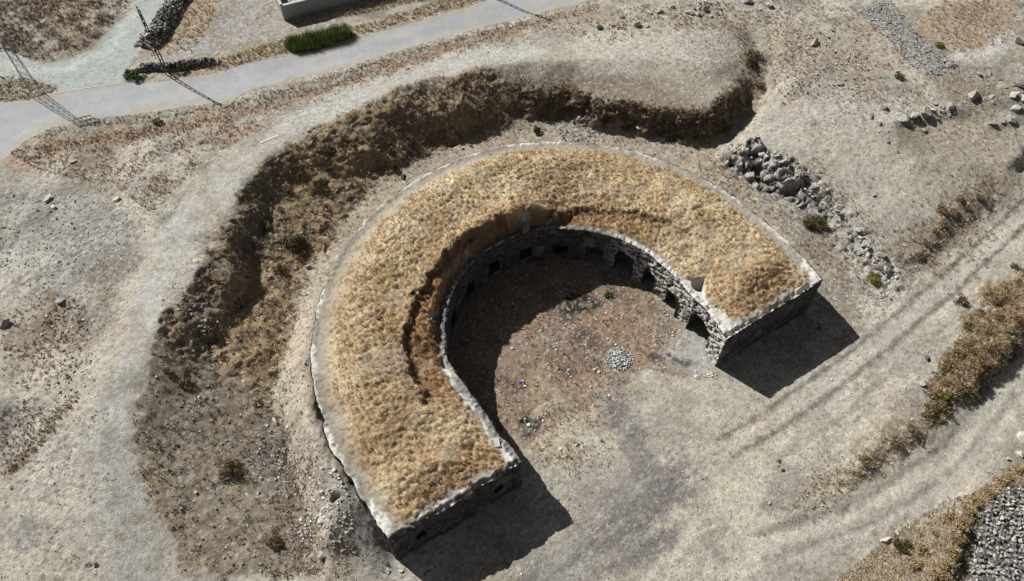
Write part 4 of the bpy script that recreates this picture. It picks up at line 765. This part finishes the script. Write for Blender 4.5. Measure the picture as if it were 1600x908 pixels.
BOULDERS = [  # place in the photograph, radius, tone, what tells it from its neighbours
 (940,46,.75,'d','dark boulder nearest the road on the grassy top of the mound'), (957,41,.5,'g','grey boulder beside the dark boulder nearest the road'), (995,40,.7,'g','grey boulder in front of a smaller one above the mound'), (1010,40,.55,'g','smaller grey boulder touching the right side of another above the mound'),
 (972,28,.5,'d','low dark rock among tawny grass left of the boulder cluster'), (1015,21,.6,'g','broad pale grey rock left of the top boulder cluster'), (1031,21,.5,'d','dark rock between the broad pale rock and the boulder cluster'), (1053,13,.55,'d','upright dark rock at the left end of the top boulder cluster'),
 (1078,21,.75,'g','largest low boulder in the top cluster near the upper edge'), (1094,5,.55,'g','topmost boulder of the cluster cut by the upper edge'), (1102,3,.5,'w','pale boulder beside the topmost one at the upper edge'), (1101,17,.7,'g','grey boulder below the pale one at the upper edge'), (1064,38,.45,'g','single small rock on bare earth under the boulder cluster'), (1127,23,.45,'w','flat pale rock just right of the boulder cluster'),
 (1170,5,.8,'d','dark jagged boulder at the upper edge right of the cluster'), (1206,13,.65,'d','long low dark rock right of the jagged boulder'), (1187,15,.45,'g','small grey rock between two dark ones at the upper edge'), (1272,69,.8,'g','slanted grey slab alone in the rusty upper right field'),
 (1311,132,.55,'g','grey slab at the left end of the stony terrace'), (1339,136,.35,'w','small pale stone right of the left terrace slab'), (1381,170,.65,'g','flat embedded rock at the start of the terrace ledge'), (1361,182,.6,'g','grey rock lying left of the terrace ledge'), (1373,193,.55,'g','rounded rock below the left end of the terrace ledge'), (1373,206,.4,'w','pale stone below the rounded terrace rock'), (1387,205,.35,'g','small stone right of the pale stone under the ledge'), (1387,223,.35,'d','lone dark stone on the bare terrace'),(1403,238,.3,'d','small dark stone lowest on the bare terrace'),
 (1410,188,.75,'g','long thin slab in the middle of the terrace ledge'), (1428,182,.75,'g','grey block between the slab and the big ledge boulder'), (1445,179,1.0,'g','big boulder at the ledge with a deep shadow below'), (1454,174,.75,'g','boulder stacked against the right of the big ledge boulder'), (1446,172,.6,'w','pale boulder behind the big ledge boulder'), (1461,163,.6,'w','pale block at the bend of the terrace ledge'), (1472,168,.65,'g','middle block of the three right of the ledge bend'), (1486,167,.9,'g','rightmost boulder of the terrace ledge'),
 (1520,150,1.1,'g','large isolated boulder casting a square shadow on the terrace'), (1531,118,.55,'g','small pointed rock above the large isolated boulder'), (1544,114,.5,'g','low rock right of the pointed rock'), (1563,135,.7,'g','upright rock between two boulder groups on the right'), (1584,150,.85,'g','grey boulder near the right edge above a rounded one'), (1596,136,.8,'d','dark boulder cut by the right edge'), (1598,155,.7,'g','grey boulder cut by the right edge under the dark one'), (1586,171,1.0,'g','tall rounded boulder near the right edge'), (1580,189,.8,'g','boulder leaning below the tall rounded one'), (1566,191,.7,'w','pale boulder in the middle of the lowest right row'), (1551,193,.65,'g','leftmost boulder of the lowest right row'), (1443,205,.5,'g','loose rock in the grass under the big ledge boulder'), (1593,67,.8,'d','dark broken rock at the right edge by a pale path'),
 (482,417,.55,'g','grey boulder lying beside the dark bush in the ditch'), (630,277,.6,'d','dark boulder in the ditch close to the fort rim'), (737,229,.45,'d','dark stone in the ditch above the fort rim'), (724,233,.4,'d','dark stone left of another above the fort rim'), (1022,241,.35,'g','grey stone beside the upper right fort rim'),
 (8,508,.7,'g','grey boulder at the left edge above the rusty hollow'), (97,471,.6,'g','grey boulder at the top of the rusty hollow'), (75,313,.7,'w','pale flat slab in the grey left field'), (84,325,.5,'w','smaller pale slab under the flat one in the left field'), (183,313,.5,'w','pale slab beside the scrub patch on the left'), (8,355,.4,'w','white stone at the left edge of the grey field'), (115,253,.5,'g','grey rock among rusty grass below the road'), (84,252,.5,'g','grey rock left of another below the road'), (22,664,.35,'g','pale grey stone at the edge of the dark left hollow'), (149,881,.35,'d','lone dark stone on the bare ground at bottom left'), (18,762,.35,'g','grey stone at the end of the rusty grass strip'),
 (536,860,.32,'w','white stone left of its twin beside the fort corner'), (554,862,.4,'w','white stone right of its twin beside the fort corner'), (605,882,.35,'d','dark stone near the foot of the near fort corner'), (607,894,.4,'w','white stone under the dark one at the fort corner'), (626,892,.4,'w','pale stone touching the foot of the fort corner'), (504,868,.6,'g','grey rock in the rubble patch left of the white stones'), (503,812,.6,'g','grey rock below the burrow by the fort wall'), (517,806,.45,'w','pale rock below the burrow by the fort wall'), (505,768,.4,'w','pale rock above left of the burrow'), (514,764,.4,'w','pale rock just above the burrow'), (471,644,.3,'d','dark stone on the path beside the left rim'), (470,652,.3,'g','grey stone under the dark one beside the left rim'), (432,661,.55,'w','flat white patch of stone on the left ditch floor'), (354,725,.3,'w','small white stone beside the lower ditch bush'),
 (959,464,.4,'w','round white stone beside the green weed in the courtyard'), (972,497,.42,'w','square white block lying in the courtyard'), (826,665,.45,'w','white stone lying in the burnt patch'), (800,545,.25,'w','white stone at the shaded edge of the courtyard'), (888,484,.25,'w','white stone among the brown courtyard weeds'), (1025,523,.25,'w','white stone near the rubble by the doorways'), (902,695,.28,'w','pale stone alone on the ground left of the dark stain'), (889,780,.28,'w','pale stone beside the big left shadow'),
 (1281,504,.45,'g','grey stone lying in the shade of the right wing'), (1279,514,.5,'d','dark stone lying in the shade of the right wing'), (1217,721,.35,'d','upper dark stone of the debris on the front ground'), (1216,728,.3,'g','grey stone in the debris on the front ground'), (1224,735,.35,'d','lowest dark stone of the debris on the front ground'), (1202,787,.3,'w','pale stone at the end of the low bank'), (1300,740,.35,'w','white stone in the low brown bank'),
 (1575,717,.45,'w','white rock left of another near the rubble heap'), (1592,709,.5,'w','white rock right of another near the rubble heap'), (1599,684,.6,'w','white rock at the right edge above the rubble heap'), (1386,844,.6,'w','white rock at the lip of the lower right bank'), (1400,832,.45,'w','pale rock above the white one at the bank lip'), (1544,738,.3,'w','small white stone on the track above the rubble heap'),
 (1365,305,.4,'g','single grey rock right of the broken ledge'), (1300,383,.35,'d','dark stone on the path below the dark bush'), (1262,385,.3,'d','dark stone beside the white right rim'), (1276,413,.3,'d','dark stone near the right fort corner'),
 (1440,600,.6,'g','grey rock at the left end of the brown scrub bank'), (1455,580,.5,'g','second grey rock at the left end of the scrub bank'), (1448,560,.6,'d','dark rock highest on the left side of the scrub bank'), (1495,560,.5,'g','pale grey rock within the brown scrub bank'), (317,97,.95,'w','pale yellowish boulder behind the low stone row by the road'), (478,570,.25,'d','small dark stone by the left rim path'),
]
random.seed(11)
for k, (px, py, r, tone, lab) in enumerate(BOULDERS):
    p = on_ground(px, py); me = RK[tone][k % len(RK[tone])]
    rock('boulder', me, p, r * (.98 if r > .45 else .75), lab, 'rock', None, .28)
def rocks_along(pts, w, n, r, tones, label, group):
    L_ = line(pts)[:, :2]; zz = np.array([q[2] for q in pts]); al = arclen(L_)
    for k in range(n):
        u = random.uniform(0, al[-1]); x = np.interp(u, al, L_[:, 0]) + random.gauss(0, w / 2.6); y = np.interp(u, al, L_[:, 1]) + random.gauss(0, w / 2.6)
        t = random.choice(tones); rr_ = r[0] + (r[1] - r[0]) * random.random() ** 1.6
        rock('ledge_rock', random.choice(RK[t]), (x, y, float(ground_z(x, y))), rr_, label, 'rock', group, .48)
rocks_along([(1148,236,2),(1182,244,2),(1215,258,2),(1250,276,1.8)], 1.1, 26, (.22, .6), 'gggwdd', 'angular rock of the tall black and white outcrop above the ditch', 'rocks of the outcrop')
rocks_along([(1262,282,1.6),(1282,312,1.4),(1305,332,1.4),(1322,346,1.3)], 1.0, 28, (.28, .68), 'gggdd', 'grey rock of the broken ledge between outcrop and dark bush', 'rocks of the upper broken ledge')
rocks_along([(1335,365,1.1),(1350,388,1),(1362,400,.9),(1378,415,.7),(1398,432,.4)], 1.0, 42, (.28, .72), 'gggdd', 'grey rock of the broken ledge above the yellow-green bush', 'rocks of the lower broken ledge')
rocks_along([(300,470,3.4),(318,492,3.1),(320,520,2.6),(308,545,2.8)], 1.1, 14, (.15, .4), 'ggd', 'rock sticking out of the dark spur on the left ditch slope', 'rocks of the dark spur')
rocks_along([(890,178,1.2),(985,196,1.0),(1050,206,1.0),(1090,214,.9)], 1.0, 40, (.2, .55), 'dddg', 'dark rock at the foot of the scarp under the mound', 'rocks at the scarp foot')
rocks_along([(1060,10,4.1),(1085,8,4.1),(1105,12,4.1),(1120,20,4.1)], 2.4, 18, (.2, .6), 'gddg', 'smaller rock among the boulders of the cluster at the upper edge', 'small rocks of the upper cluster')
rocks_along([(935,48,4),(965,44,4.1),(1012,42,4.2)], 1.6, 10, (.15, .4), 'gddg', 'small rock scattered between the boulders above the mound', 'small rocks above the mound')
rocks_along([(1405,190,3.5),(1430,184,3.6),(1450,182,3.5),(1490,171,3.7)], .7, 20, (.2, .5), 'ggggd', 'flat rock set in the long ledge on the right terrace', 'flat rocks of the terrace ledge')
rocks_along([(1535,160,3.3),(1570,150,3.4),(1600,145,3.5)], 3.5, 16, (.15, .45), 'gggd', 'small rock between the big boulders at the right edge', 'small rocks at the right edge')
# rubble heap at the lower right: each stone one object
hp = line([(1640,752,-.4),(1568,770,-.4),(1535,795,-.6),(1524,850,-.7),(1514,915,-.8),(1640,915,-.4)])[:, :2]
hs = []; lo, hi = hp.min(0), hp.max(0); sp_ = .36
for i in range(int((hi[0] - lo[0]) / sp_)):
    for j in range(int((hi[1] - lo[1]) / sp_)):
        q = lo + np.array([i + .5 * (j % 2) + random.uniform(-.35, .35), j + random.uniform(-.35, .35)]) * sp_; ins = False
        for k in range(6):
            a, b = hp[k], hp[(k + 1) % 6]
            if (a[1] > q[1]) != (b[1] > q[1]) and q[0] < (b[0] - a[0]) * (q[1] - a[1]) / (b[1] - a[1]) + a[0]: ins = not ins
        if ins and near(M_pit, q[0], q[1]) > .4:
            v_ = np.array([q[0], q[1], -.4 - CAM_H]); w_ = v_ @ _fw; px_ = 800 + F_PX * v_[0] / w_; py_ = 454 - F_PX * (v_ @ _up) / w_
            hs.append((max(px_ - 1600, py_ - 908, 0), q))
hs.sort(key=lambda t: t[0])
for k, (e, q) in enumerate(hs[:300]):
    if e > 8: break
    rock('rubble_stone', RS[k % len(RS)], (q[0], q[1], float(ground_z(q[0], q[1])) + random.uniform(0, .2)), random.uniform(.16, .30), 'grey fist-shaped stone in the big rubble heap at lower right', 'stone', 'stones of the rubble heap', .1)
print('heap', len(hs))

# ------------------------------------------------------------------ dry stone walls, gravel heap, boundary wall
def stone_bank(name, pts, w, h, n, size, cols, label, cat, seed):
    P = line(pts)[:, :2]; al = arclen(P); g = np.random.default_rng(seed); u = g.uniform(0, al[-1], n); d = g.uniform(-1, 1, n)
    q = np.stack([np.interp(u, al, P[:, i]) for i in (0, 1)], -1); t = np.stack([np.interp(u, al, np.gradient(P[:, i], al)) for i in (0, 1)], -1); t /= np.linalg.norm(t, axis=1)[:, None]
    end = np.clip(np.minimum(u, al[-1] - u) / .8, .3, 1); q += np.stack([t[:, 1], -t[:, 0]], -1) * (d * w / 2)[:, None]
    z = ground_z(q[:, 0], q[:, 1]) + h * end * (1 - np.abs(d) ** 2.2) * g.uniform(.75, 1.05, n)
    V, Fc, C = chips(np.c_[q, z], g.uniform(*size, n), np.array(cols)[g.integers(0, len(cols), n)] * g.uniform(.8, 1.1, (n, 1)), seed)
    # earthen core under the stones
    m = 40; uu = np.linspace(0, al[-1], m); cc = np.stack([np.interp(uu, al, P[:, i]) for i in (0, 1)], -1); tt = np.gradient(cc, axis=0); tt /= np.linalg.norm(tt, axis=1)[:, None]; nn = np.stack([tt[:, 1], -tt[:, 0]], -1)
    dd = np.linspace(-1, 1, 9); ee = np.clip(np.minimum(uu, al[-1] - uu) / .8, .15, 1); cr = cc[:, None] + nn[:, None] * (dd * w / 2)[None, :, None]
    zc = ground_z(cr[..., 0], cr[..., 1]) - .1 + (h * ee)[:, None] * (1 - np.abs(dd) ** 2.2)
    k = len(V); V = np.r_[V, np.c_[cr.reshape(-1, 2), zc.ravel()]]; Fc = np.r_[Fc, grid_faces(m, 9).reshape(-1, 4) + k]; C = np.r_[C, np.tile(alb(96, 92, 88), (m * 9, 1))]
    return tag(link(name, mesh_np(name, V, Fc, np.clip(C, 0, .85), False, M_peb)), label, cat)
stone_bank('dry_stone_wall', [(290,-14,2.5),(275,6,2.5),(258,36,2.5),(246,58,2.5),(228,76,2.5)], 2.6, 1.2, 1500, (.16, .34), GR + [alb(92, 90, 90), alb(84, 84, 86), alb(214, 210, 204)], 'broad dark dry stone wall between gravel track and grassy plot', 'stone wall', 51)
stone_bank('dry_stone_wall', [(214,110,2.6),(240,107,2.6),(262,108,2.6),(300,103,2.6),(342,97,2.6)], 1.0, .7, 520, (.14, .28), GR + [alb(84, 84, 86)], 'low narrow row of stones beside the road behind the ladder pole', 'stone wall', 53)
gp_ = on_ground(967, 561); g = np.random.default_rng(5); n = 900; rad = 1.2 * g.uniform(0, 1, n) ** .55 * np.where(g.uniform(0, 1, n) < .08, 1.5, 1); a = g.uniform(0, 6.28, n)
hx, hy = gp_[0] + rad * np.cos(a) * 1.1, gp_[1] + rad * np.sin(a) * 1.0
V, Fc, C = chips(np.stack([hx, hy, ground_z(hx, hy) + .2 * np.clip(1 - (rad / 1.3) ** 2, 0, 1) + .04 * g.normal(size=n)], -1), g.choice([.035, .06, .09, .13], n, p=[.3, .4, .2, .1]) * g.uniform(.8, 1.2, n), np.array([alb(186, 188, 190), alb(140, 142, 145), alb(212, 212, 210)])[g.integers(0, 3, n)], 55)
tag(link('gravel_heap', mesh_np('gravel_heap', V, Fc, C, False, M_peb)), 'small heap of pale grey gravel on the courtyard floor', 'gravel heap')
M_conc = plain_mat('weathered_concrete', alb(150, 150, 148), .15, 5, .3); M_cop = plain_mat('pale_coping', alb(190, 190, 184), .1, 8, .2)
bw = tag(link('boundary_wall', None), 'grey block wall with pale coping around a plot at the upper edge', 'wall')
c0 = on_ground(446, 32); c1 = np.append(at(575, -1, c0[2]), c0[2]); c1 = c0 + (c1 - c0) * 2.2; c2 = np.append(at(431, 0, c0[2]), c0[2]); c2 = c0 + (c2 - c0) * 1.5
# the left leg is seen end on: its top line leads up and left
for a_, b_ in ((c0, c1), (c0, c2)):
    d_ = b_ - a_; L_ = np.hypot(d_[0], d_[1]); rz_ = math.atan2(d_[1], d_[0]); mid = (a_ + b_) / 2; m = MB(); m.box((mid[0], mid[1], c0[2] + .8), (L_ + .2, .24, 2.4), rz_); w0 = m.build('wall_panel', M_conc, bw)
    m = MB(); m.box((mid[0], mid[1], c0[2] + 2.05), (L_ + .3, .34, .094), rz_); m.build('coping', M_cop, w0)
st0, st1 = on_ground(407, 224), on_ground(436, 211); dd_ = st1 - st0; m = MB(); m.box((*((st0 + st1) / 2)[:2], st0[2] * .5 + st1[2] * .5 + .03), (np.hypot(*dd_[:2]), .3, .08), math.atan2(dd_[1], dd_[0])); tag(m.build('kerb_stone', M_cop), 'thin white kerb stone lying across the pale path', 'kerb stone')
kp = line([(50,156.5),(83,145.5),(135,137.5),(189,130)], 2.6); m = MB()
for a_, b_ in zip(kp[:-1], kp[1:]):
    m.box((*((a_ + b_) / 2)[:2], float(ground_z(*((a_ + b_) / 2)[:2])) - .03), (np.linalg.norm((b_ - a_)[:2]), .16, .12), math.atan2(b_[1] - a_[1], b_[0] - a_[0]))
tag(m.build('road_kerb', M_cop), 'thin pale concrete kerb between asphalt road and gravel track', 'kerb')
sl = at(772, 692, 4.75); m = MB(); m.box((sl[0], sl[1], 4.70), (.85, .75, .26), .15); tag(m.build('stone_slab', M_cop), 'square white slab lying on the inner rim of the left wing', 'slab')

# ------------------------------------------------------------------ power poles
M_pole = plain_mat('dark_weathered_pole', alb(92, 78, 72), .15, 6, .2); M_steel = plain_mat('galvanised_steel', alb(132, 134, 136), .12, 9, .1, .55, .6); M_ins = plain_mat('brown_insulator', alb(130, 70, 58), .1, 9, .0, .3)
def fit_height(b, px, py):
    best = (9e9, 8)
    for h in np.linspace(4, 14, 400):
        v = np.array([b[0], b[1], b[2] + h - CAM_H]); w = v @ _fw; e = (454 - F_PX * (v @ _up) / w - py) ** 2 + (800 + F_PX * v[0] / w - px) ** 2
        if e < best[0]: best = (e, h)
    return best[1]
def insulator(x, y, z, parent):
    m = MB(); m.bar((x, y, z), (x, y, z + .16), .05, .09, 8); m.bar((x, y, z + .16), (x, y, z + .32), .09, .03, 8); return m.build('insulator', M_ins, parent, True)
def ladder_pole(px, py, label, h=None, top=None, name='utility_pole'):
    b = on_ground(px, py); h = h or fit_height(b, *top); o = tag(link(name, None, None, b), label, 'power pole', None)
    rz = math.radians(35); c, s = math.cos(rz), math.sin(rz)
    for e in (-1, 1):
        m = MB(); m.bar((e * .17 * c, e * .17 * s, -.4), (e * .09 * c, e * .09 * s, h), .075, .055, 6); m.build('leg', M_pole, o)
    for k in range(11):
        z = .5 + k * (h - .9) / 10; w = .17 - .08 * z / h; m = MB(); m.box((0, 0, z), (2 * w + .04, .06, .1), rz); m.build('rung', M_pole, o)
    for z, w in ((h - .05, .5), (h - 1.0, .45), (h - 1.9, .35)):
        m = MB(); m.box((0, 0, z), (.07, w, .1), rz); ar = m.build('cross_arm', M_pole, o); insulator(-s * w * .42, c * w * .42, z + .05, ar); 
    return o, h
pole, ph = ladder_pole(262, 116, 'dark twin-legged ladder power pole standing among stones by the road', None, (222, 13))
ladder_pole(768, -5, 'dark power pole beyond the upper edge whose shadow crosses the road', ph)
b = on_ground(59, 148); h = fit_height(b, 3, 58) ; tw = tag(link('lattice_tower', None, None, b), 'steel lattice power pole with cross arms on the verge at far left', 'power pole')
def corner_(e, f, z): w = .5 - .24 * z / h; cs_, sn_ = math.cos(.5), math.sin(.5); return (e * w * cs_ - f * w * sn_, e * w * sn_ + f * w * cs_, z)
for e, f in ((-1, -1), (1, -1), (1, 1), (-1, 1)):
    m = MB(); m.bar(corner_(e, f, -.4), corner_(e, f, h), .038, .03); m.build('leg', M_steel, tw)
zs = np.linspace(.1, h, 9); ring = ((-1, -1), (1, -1), (1, 1), (-1, 1))
for q in range(4):
    m = MB(); A0, A1 = ring[q], ring[(q + 1) % 4]
    for k in range(8):
        m.bar(corner_(*A0, zs[k]), corner_(*A1, zs[k + 1]), .014); m.bar(corner_(*A1, zs[k]), corner_(*A0, zs[k + 1]), .014); m.bar(corner_(*A0, zs[k + 1]), corner_(*A1, zs[k + 1]), .014)
    m.build('bracing', M_steel, tw)
for z in (h + .05, h - .7, h - 1.4):
    m = MB(); m.bar((-.2, -.12, z), (1.35, .85, z), .06); m.bar((.1, .05, z - .35), (1.1, .7, z), .03); ar = m.build('cross_arm', M_steel, tw)
    for u in (.55, .95, 1.3): insulator(u, u * .63, z + .04, ar)

# ------------------------------------------------------------------ bushes, hedge, weeds, litter
M_leaf = attr_mat('leaves', rough=.7, amt=.25, scale=6); M_twig = plain_mat('twigs', alb(96, 80, 64), .2, 8, .2)
def leaves(centres, radii, n, size, cols, seed):
    g = np.random.default_rng(seed); k = g.integers(0, len(centres), n); d = g.normal(size=(n, 3)); d /= np.linalg.norm(d, axis=1)[:, None]
    P = np.array(centres)[k] + d * (np.array(radii)[k] * g.uniform(.25, 1.0, n) ** .5)[:, None] * [1, 1, .85]; P[:, 2] = np.maximum(P[:, 2], .03)
    a = g.normal(size=(n, 3)); a /= np.linalg.norm(a, axis=1)[:, None]; b = np.cross(a, d + g.normal(0, .5, (n, 3))); b /= np.linalg.norm(b, axis=1)[:, None]; s = size * g.uniform(.6, 1.3, n)[:, None]
    V = np.stack([P - a * s, P + b * s * .5, P + a * s, P - b * s * .5], 1).reshape(-1, 3); C = np.array(cols)[g.integers(0, len(cols), n)] * g.uniform(.75, 1.2, (n, 1))
    return V, np.arange(4 * n).reshape(-1, 4), np.repeat(C, 4, 0)
def bush(px, py, r, h, cols, label, name='bush', n=1500, seed=1, elong=1.0, rz=0.0, leaf=.07):
    b = on_ground(px, py); o = tag(link(name, None, None, b), label, 'bush'); o.rotation_euler = (0, 0, rz); g = random.Random(seed); cen, rad = [], []
    for k in range(13):
        a = g.uniform(0, 6.28); q = r * math.sqrt(g.random()) * .75; cen.append((q * math.cos(a) * elong, q * math.sin(a), h * g.uniform(.3, .75) * (1 - .45 * q / r))); rad.append(r * g.uniform(.26, .42))
    V, Fc, C = leaves(cen, rad, n, leaf, cols, seed); link('foliage', mesh_np('foliage', V, Fc, C, False, M_leaf), o)
    m = MB()
    for c_ in cen[:9]: m.bar((c_[0] * .1, c_[1] * .1, -.1), c_, .035, .012, 5)
    m.build('stems', M_twig, o); return o
OL = [alb(84, 84, 50), alb(66, 68, 42), alb(110, 100, 62)]; GN = [alb(76, 104, 44), alb(60, 86, 36), alb(100, 124, 56)]; YG = [alb(140, 136, 64), alb(112, 116, 54)]; DB = [alb(96, 82, 60), alb(72, 64, 48), alb(120, 98, 66)]
bush(463, 388, 1.25, 1.5, OL + DB[:1], 'dark olive bush in the ditch beside a grey boulder', seed=21, n=2200)
bush(362, 738, 1.05, 1.1, OL + DB, 'dark olive bush low on the left ditch slope', seed=22, n=1500)
bush(1270, 352, 1.35, 1.6, OL + DB[:1], 'dark round bush between the right rim and the broken ledge', seed=23, n=2600)
bush(1366, 438, .7, .7, YG, 'small yellow-green bush at the end of the broken ledge', seed=24, n=900)
bush(210, 121, 1.1, 1.0, GN, 'rounded green bush at the left end of the low stone row', seed=25, n=2200, elong=1.3)
bush(279, 112, .9, .9, [alb(60, 76, 40), alb(76, 88, 48)], 'dark green bush at the foot of the ladder pole', seed=26, n=1500, elong=1.5)
bush(838, 206, .6, .8, [alb(78, 88, 52), alb(96, 92, 58)], 'small green shrub in the ditch above the fort rim', seed=27, n=700)
bush(430, 850, .7, .6, DB + [cs['rust']], 'rusty dead bush in the rubble left of the fort corner', seed=28, n=800)
bush(1410, 853, .8, .6, DB + OL[:1], 'dark brown bush on the lower right bank', seed=29, n=1100)
bush(1178, 92, 1.3, .8, DB + [cs['brown']], 'brown thorny bush at the head of the gully', seed=30, n=1700)
bush(1172, 100, .9, .6, OL + DB, 'dark low bush below the brown thorny bush in the gully', seed=31, n=1000)
bush(1187, 132, .6, .5, [cs['och'], cs['rust']], 'tawny bush at the top of the scarp end', seed=32, n=900)
bush(950, 461, .5, .4, GN, 'green weed beside a white stone in the courtyard', name='weed', seed=33, n=500)
bush(1405, 120, .7, .5, YG + DB, 'low greenish bush under the grey rubble tongue', seed=34, n=700)
bush(1467, 72, .6, .5, YG, 'small yellow bush beside the grey rubble tongue', seed=35, n=600)
bush(1512, 512, .6, .5, [alb(120, 124, 64), alb(134, 128, 76)], 'pale green bush high in the brown scrub bank', seed=36, n=700)
bush(1470, 618, .7, .5, YG, 'yellowish bush at the low end of the scrub bank', seed=37, n=700)
bush(248, 192, .7, .6, [alb(130, 118, 66), alb(110, 100, 60)], 'olive weed clump on the lower road verge', name='weed', seed=38, n=700)
bush(500, 288, .8, .6, OL + DB[:1], 'olive bush in the upper left part of the ditch', seed=39, n=800)
bush(612, 262, .6, .6, OL, 'small olive bush in the ditch left of a dark boulder', seed=40, n=600)
for k, (px, py) in enumerate(((1455, 640), (1500, 470), (1560, 470))): bush(px, py, .8, .7, DB + [cs['och']], ('rusty bush at the shaded foot of the scrub bank', 'brown bush in the middle of the scrub bank', 'brown bush near the right end of the scrub bank')[k], seed=41 + k, n=900)
def clumps(spots, r, cols, label, group, seed, n=520):
    src = None
    for k, (px, py) in enumerate(spots):
        if k % 4 == 0: src = bush(px, py, r, r * .85, cols, label, 'scrub_clump', n, seed + k); o = src
        else:
            o = src.copy(); COL.objects.link(o)
            for ch in list(src.children): c = ch.copy(); COL.objects.link(c); c.parent = o
            o.location = on_ground(px, py)
        q = random.uniform(.6, 1.25); o.scale = (q, q * random.uniform(.8, 1.2), q * random.uniform(.8, 1.1)); o.rotation_euler = (0, 0, random.uniform(0, 6.28)); o['group'] = group
random.seed(31); BR = [alb(146, 122, 88), alb(118, 98, 72), alb(168, 142, 102), alb(96, 84, 62)]
clumps([(1590,440),(1575,470),(1590,500),(1560,500),(1545,520),(1530,490),(1575,530),(1555,550),(1535,565),(1515,545),(1520,580),(1500,590),(1495,555),(1480,575),(1500,610),(1478,600),(1460,620),(1472,640),(1450,650),(1585,415),(1425,672),(1398,692),(1352,722)], .7, BR, 'brown scrub clump on the bank between the two dirt tracks', 'scrub clumps of the track bank', 60)
clumps([(340,440),(362,405),(385,340),(400,315),(430,290),(452,300),(470,275),(500,250),(520,235),(545,225),(560,250),(590,215),(620,200),(640,220),(660,175),(690,165),(700,195),(730,150),(750,175),(775,150),(800,165),(830,150),(610,235),(490,300),(440,330),(420,355),(435,420),(330,520),(350,560),(290,600),(260,580),(300,560)], .6, BR + [alb(90, 88, 56)], 'brown scrub clump on the steep slope of the ditch', 'scrub clumps of the ditch slope', 90)
clumps([(860,150),(885,150),(905,165),(930,172),(955,178),(985,180),(1010,185),(1035,190),(1060,190),(1090,188),(1110,180)], .5, BR, 'brown scrub clump hanging on the scarp under the mound', 'scrub clumps of the scarp', 130)
clumps([(1530,310),(1510,325),(1490,335),(1475,350),(1460,362),(1445,380),(1435,400),(1500,312),(1470,330)], .6, BR, 'brown scrub clump on the bank at the end of the terrace', 'scrub clumps of the terrace bank', 150)
clumps([(1545,772),(1525,785),(1512,800),(1500,820),(1495,845),(1485,865),(1475,885),(1465,900),(1440,860),(1460,835),(1430,885),(1480,810),(1590,735),(1570,752)], .55, BR[:1] + [alb(178, 156, 116), alb(164, 142, 104)], 'tawny grass clump on the ridge beside the rubble heap', 'grass clumps beside the rubble heap', 170)
hb = on_ground(500, 66); he = on_ground(455, 76); hf = on_ground(545, 56); hd = hf - he; hd[2] = 0; hl = np.hypot(*hd[:2]); hd /= hl; hn_ = np.array([-hd[1], hd[0], 0])
hedge = tag(link('hedge', None, None, hb), 'bright green reedy hedge beside the asphalt road', 'hedge'); g = np.random.default_rng(77); n = 380
uu = g.uniform(-.5, .5, n) * hl; ww = g.uniform(-1, 1, n) * (.65 + .45 * vn(uu * 1.1, uu * 0, 5)) * (1 - .5 * (2 * np.abs(uu) / hl) ** 3); P_ = hd * uu[:, None] + hn_ * ww[:, None]; P_[:, 2] = 0
V, Fc, C = tufts(P_, g.uniform(.5, 1.6, n) * (1 - .3 * (np.abs(ww) / 1.2) ** 2), np.array([alb(118, 142, 76), alb(98, 124, 60), alb(150, 160, 100), alb(84, 106, 54), alb(146, 138, 96)])[g.integers(0, 4, n)], 30, .55, .035, 78)
link('foliage', mesh_np('foliage', V, Fc, C, False, M_leaf), hedge); m = MB()
for k in range(60): m.bar(P_[k] - [0, 0, .1], P_[k] + [0, 0, .8], .02, .01, 4)
m.build('stems', M_twig, hedge)
M_blue = plain_mat('blue_plastic', alb(70, 90, 190), .1, 6, .6, .35); me = rock_mesh(900, .5); me.materials.append(M_blue); bp_ = on_ground(812, 598); o = link('plastic_bag', me, None, (bp_[0], bp_[1], bp_[2] + .08)); o.scale = (.28, .22, .22); tag(o, 'crumpled blue plastic bag on the courtyard weeds', 'bag')
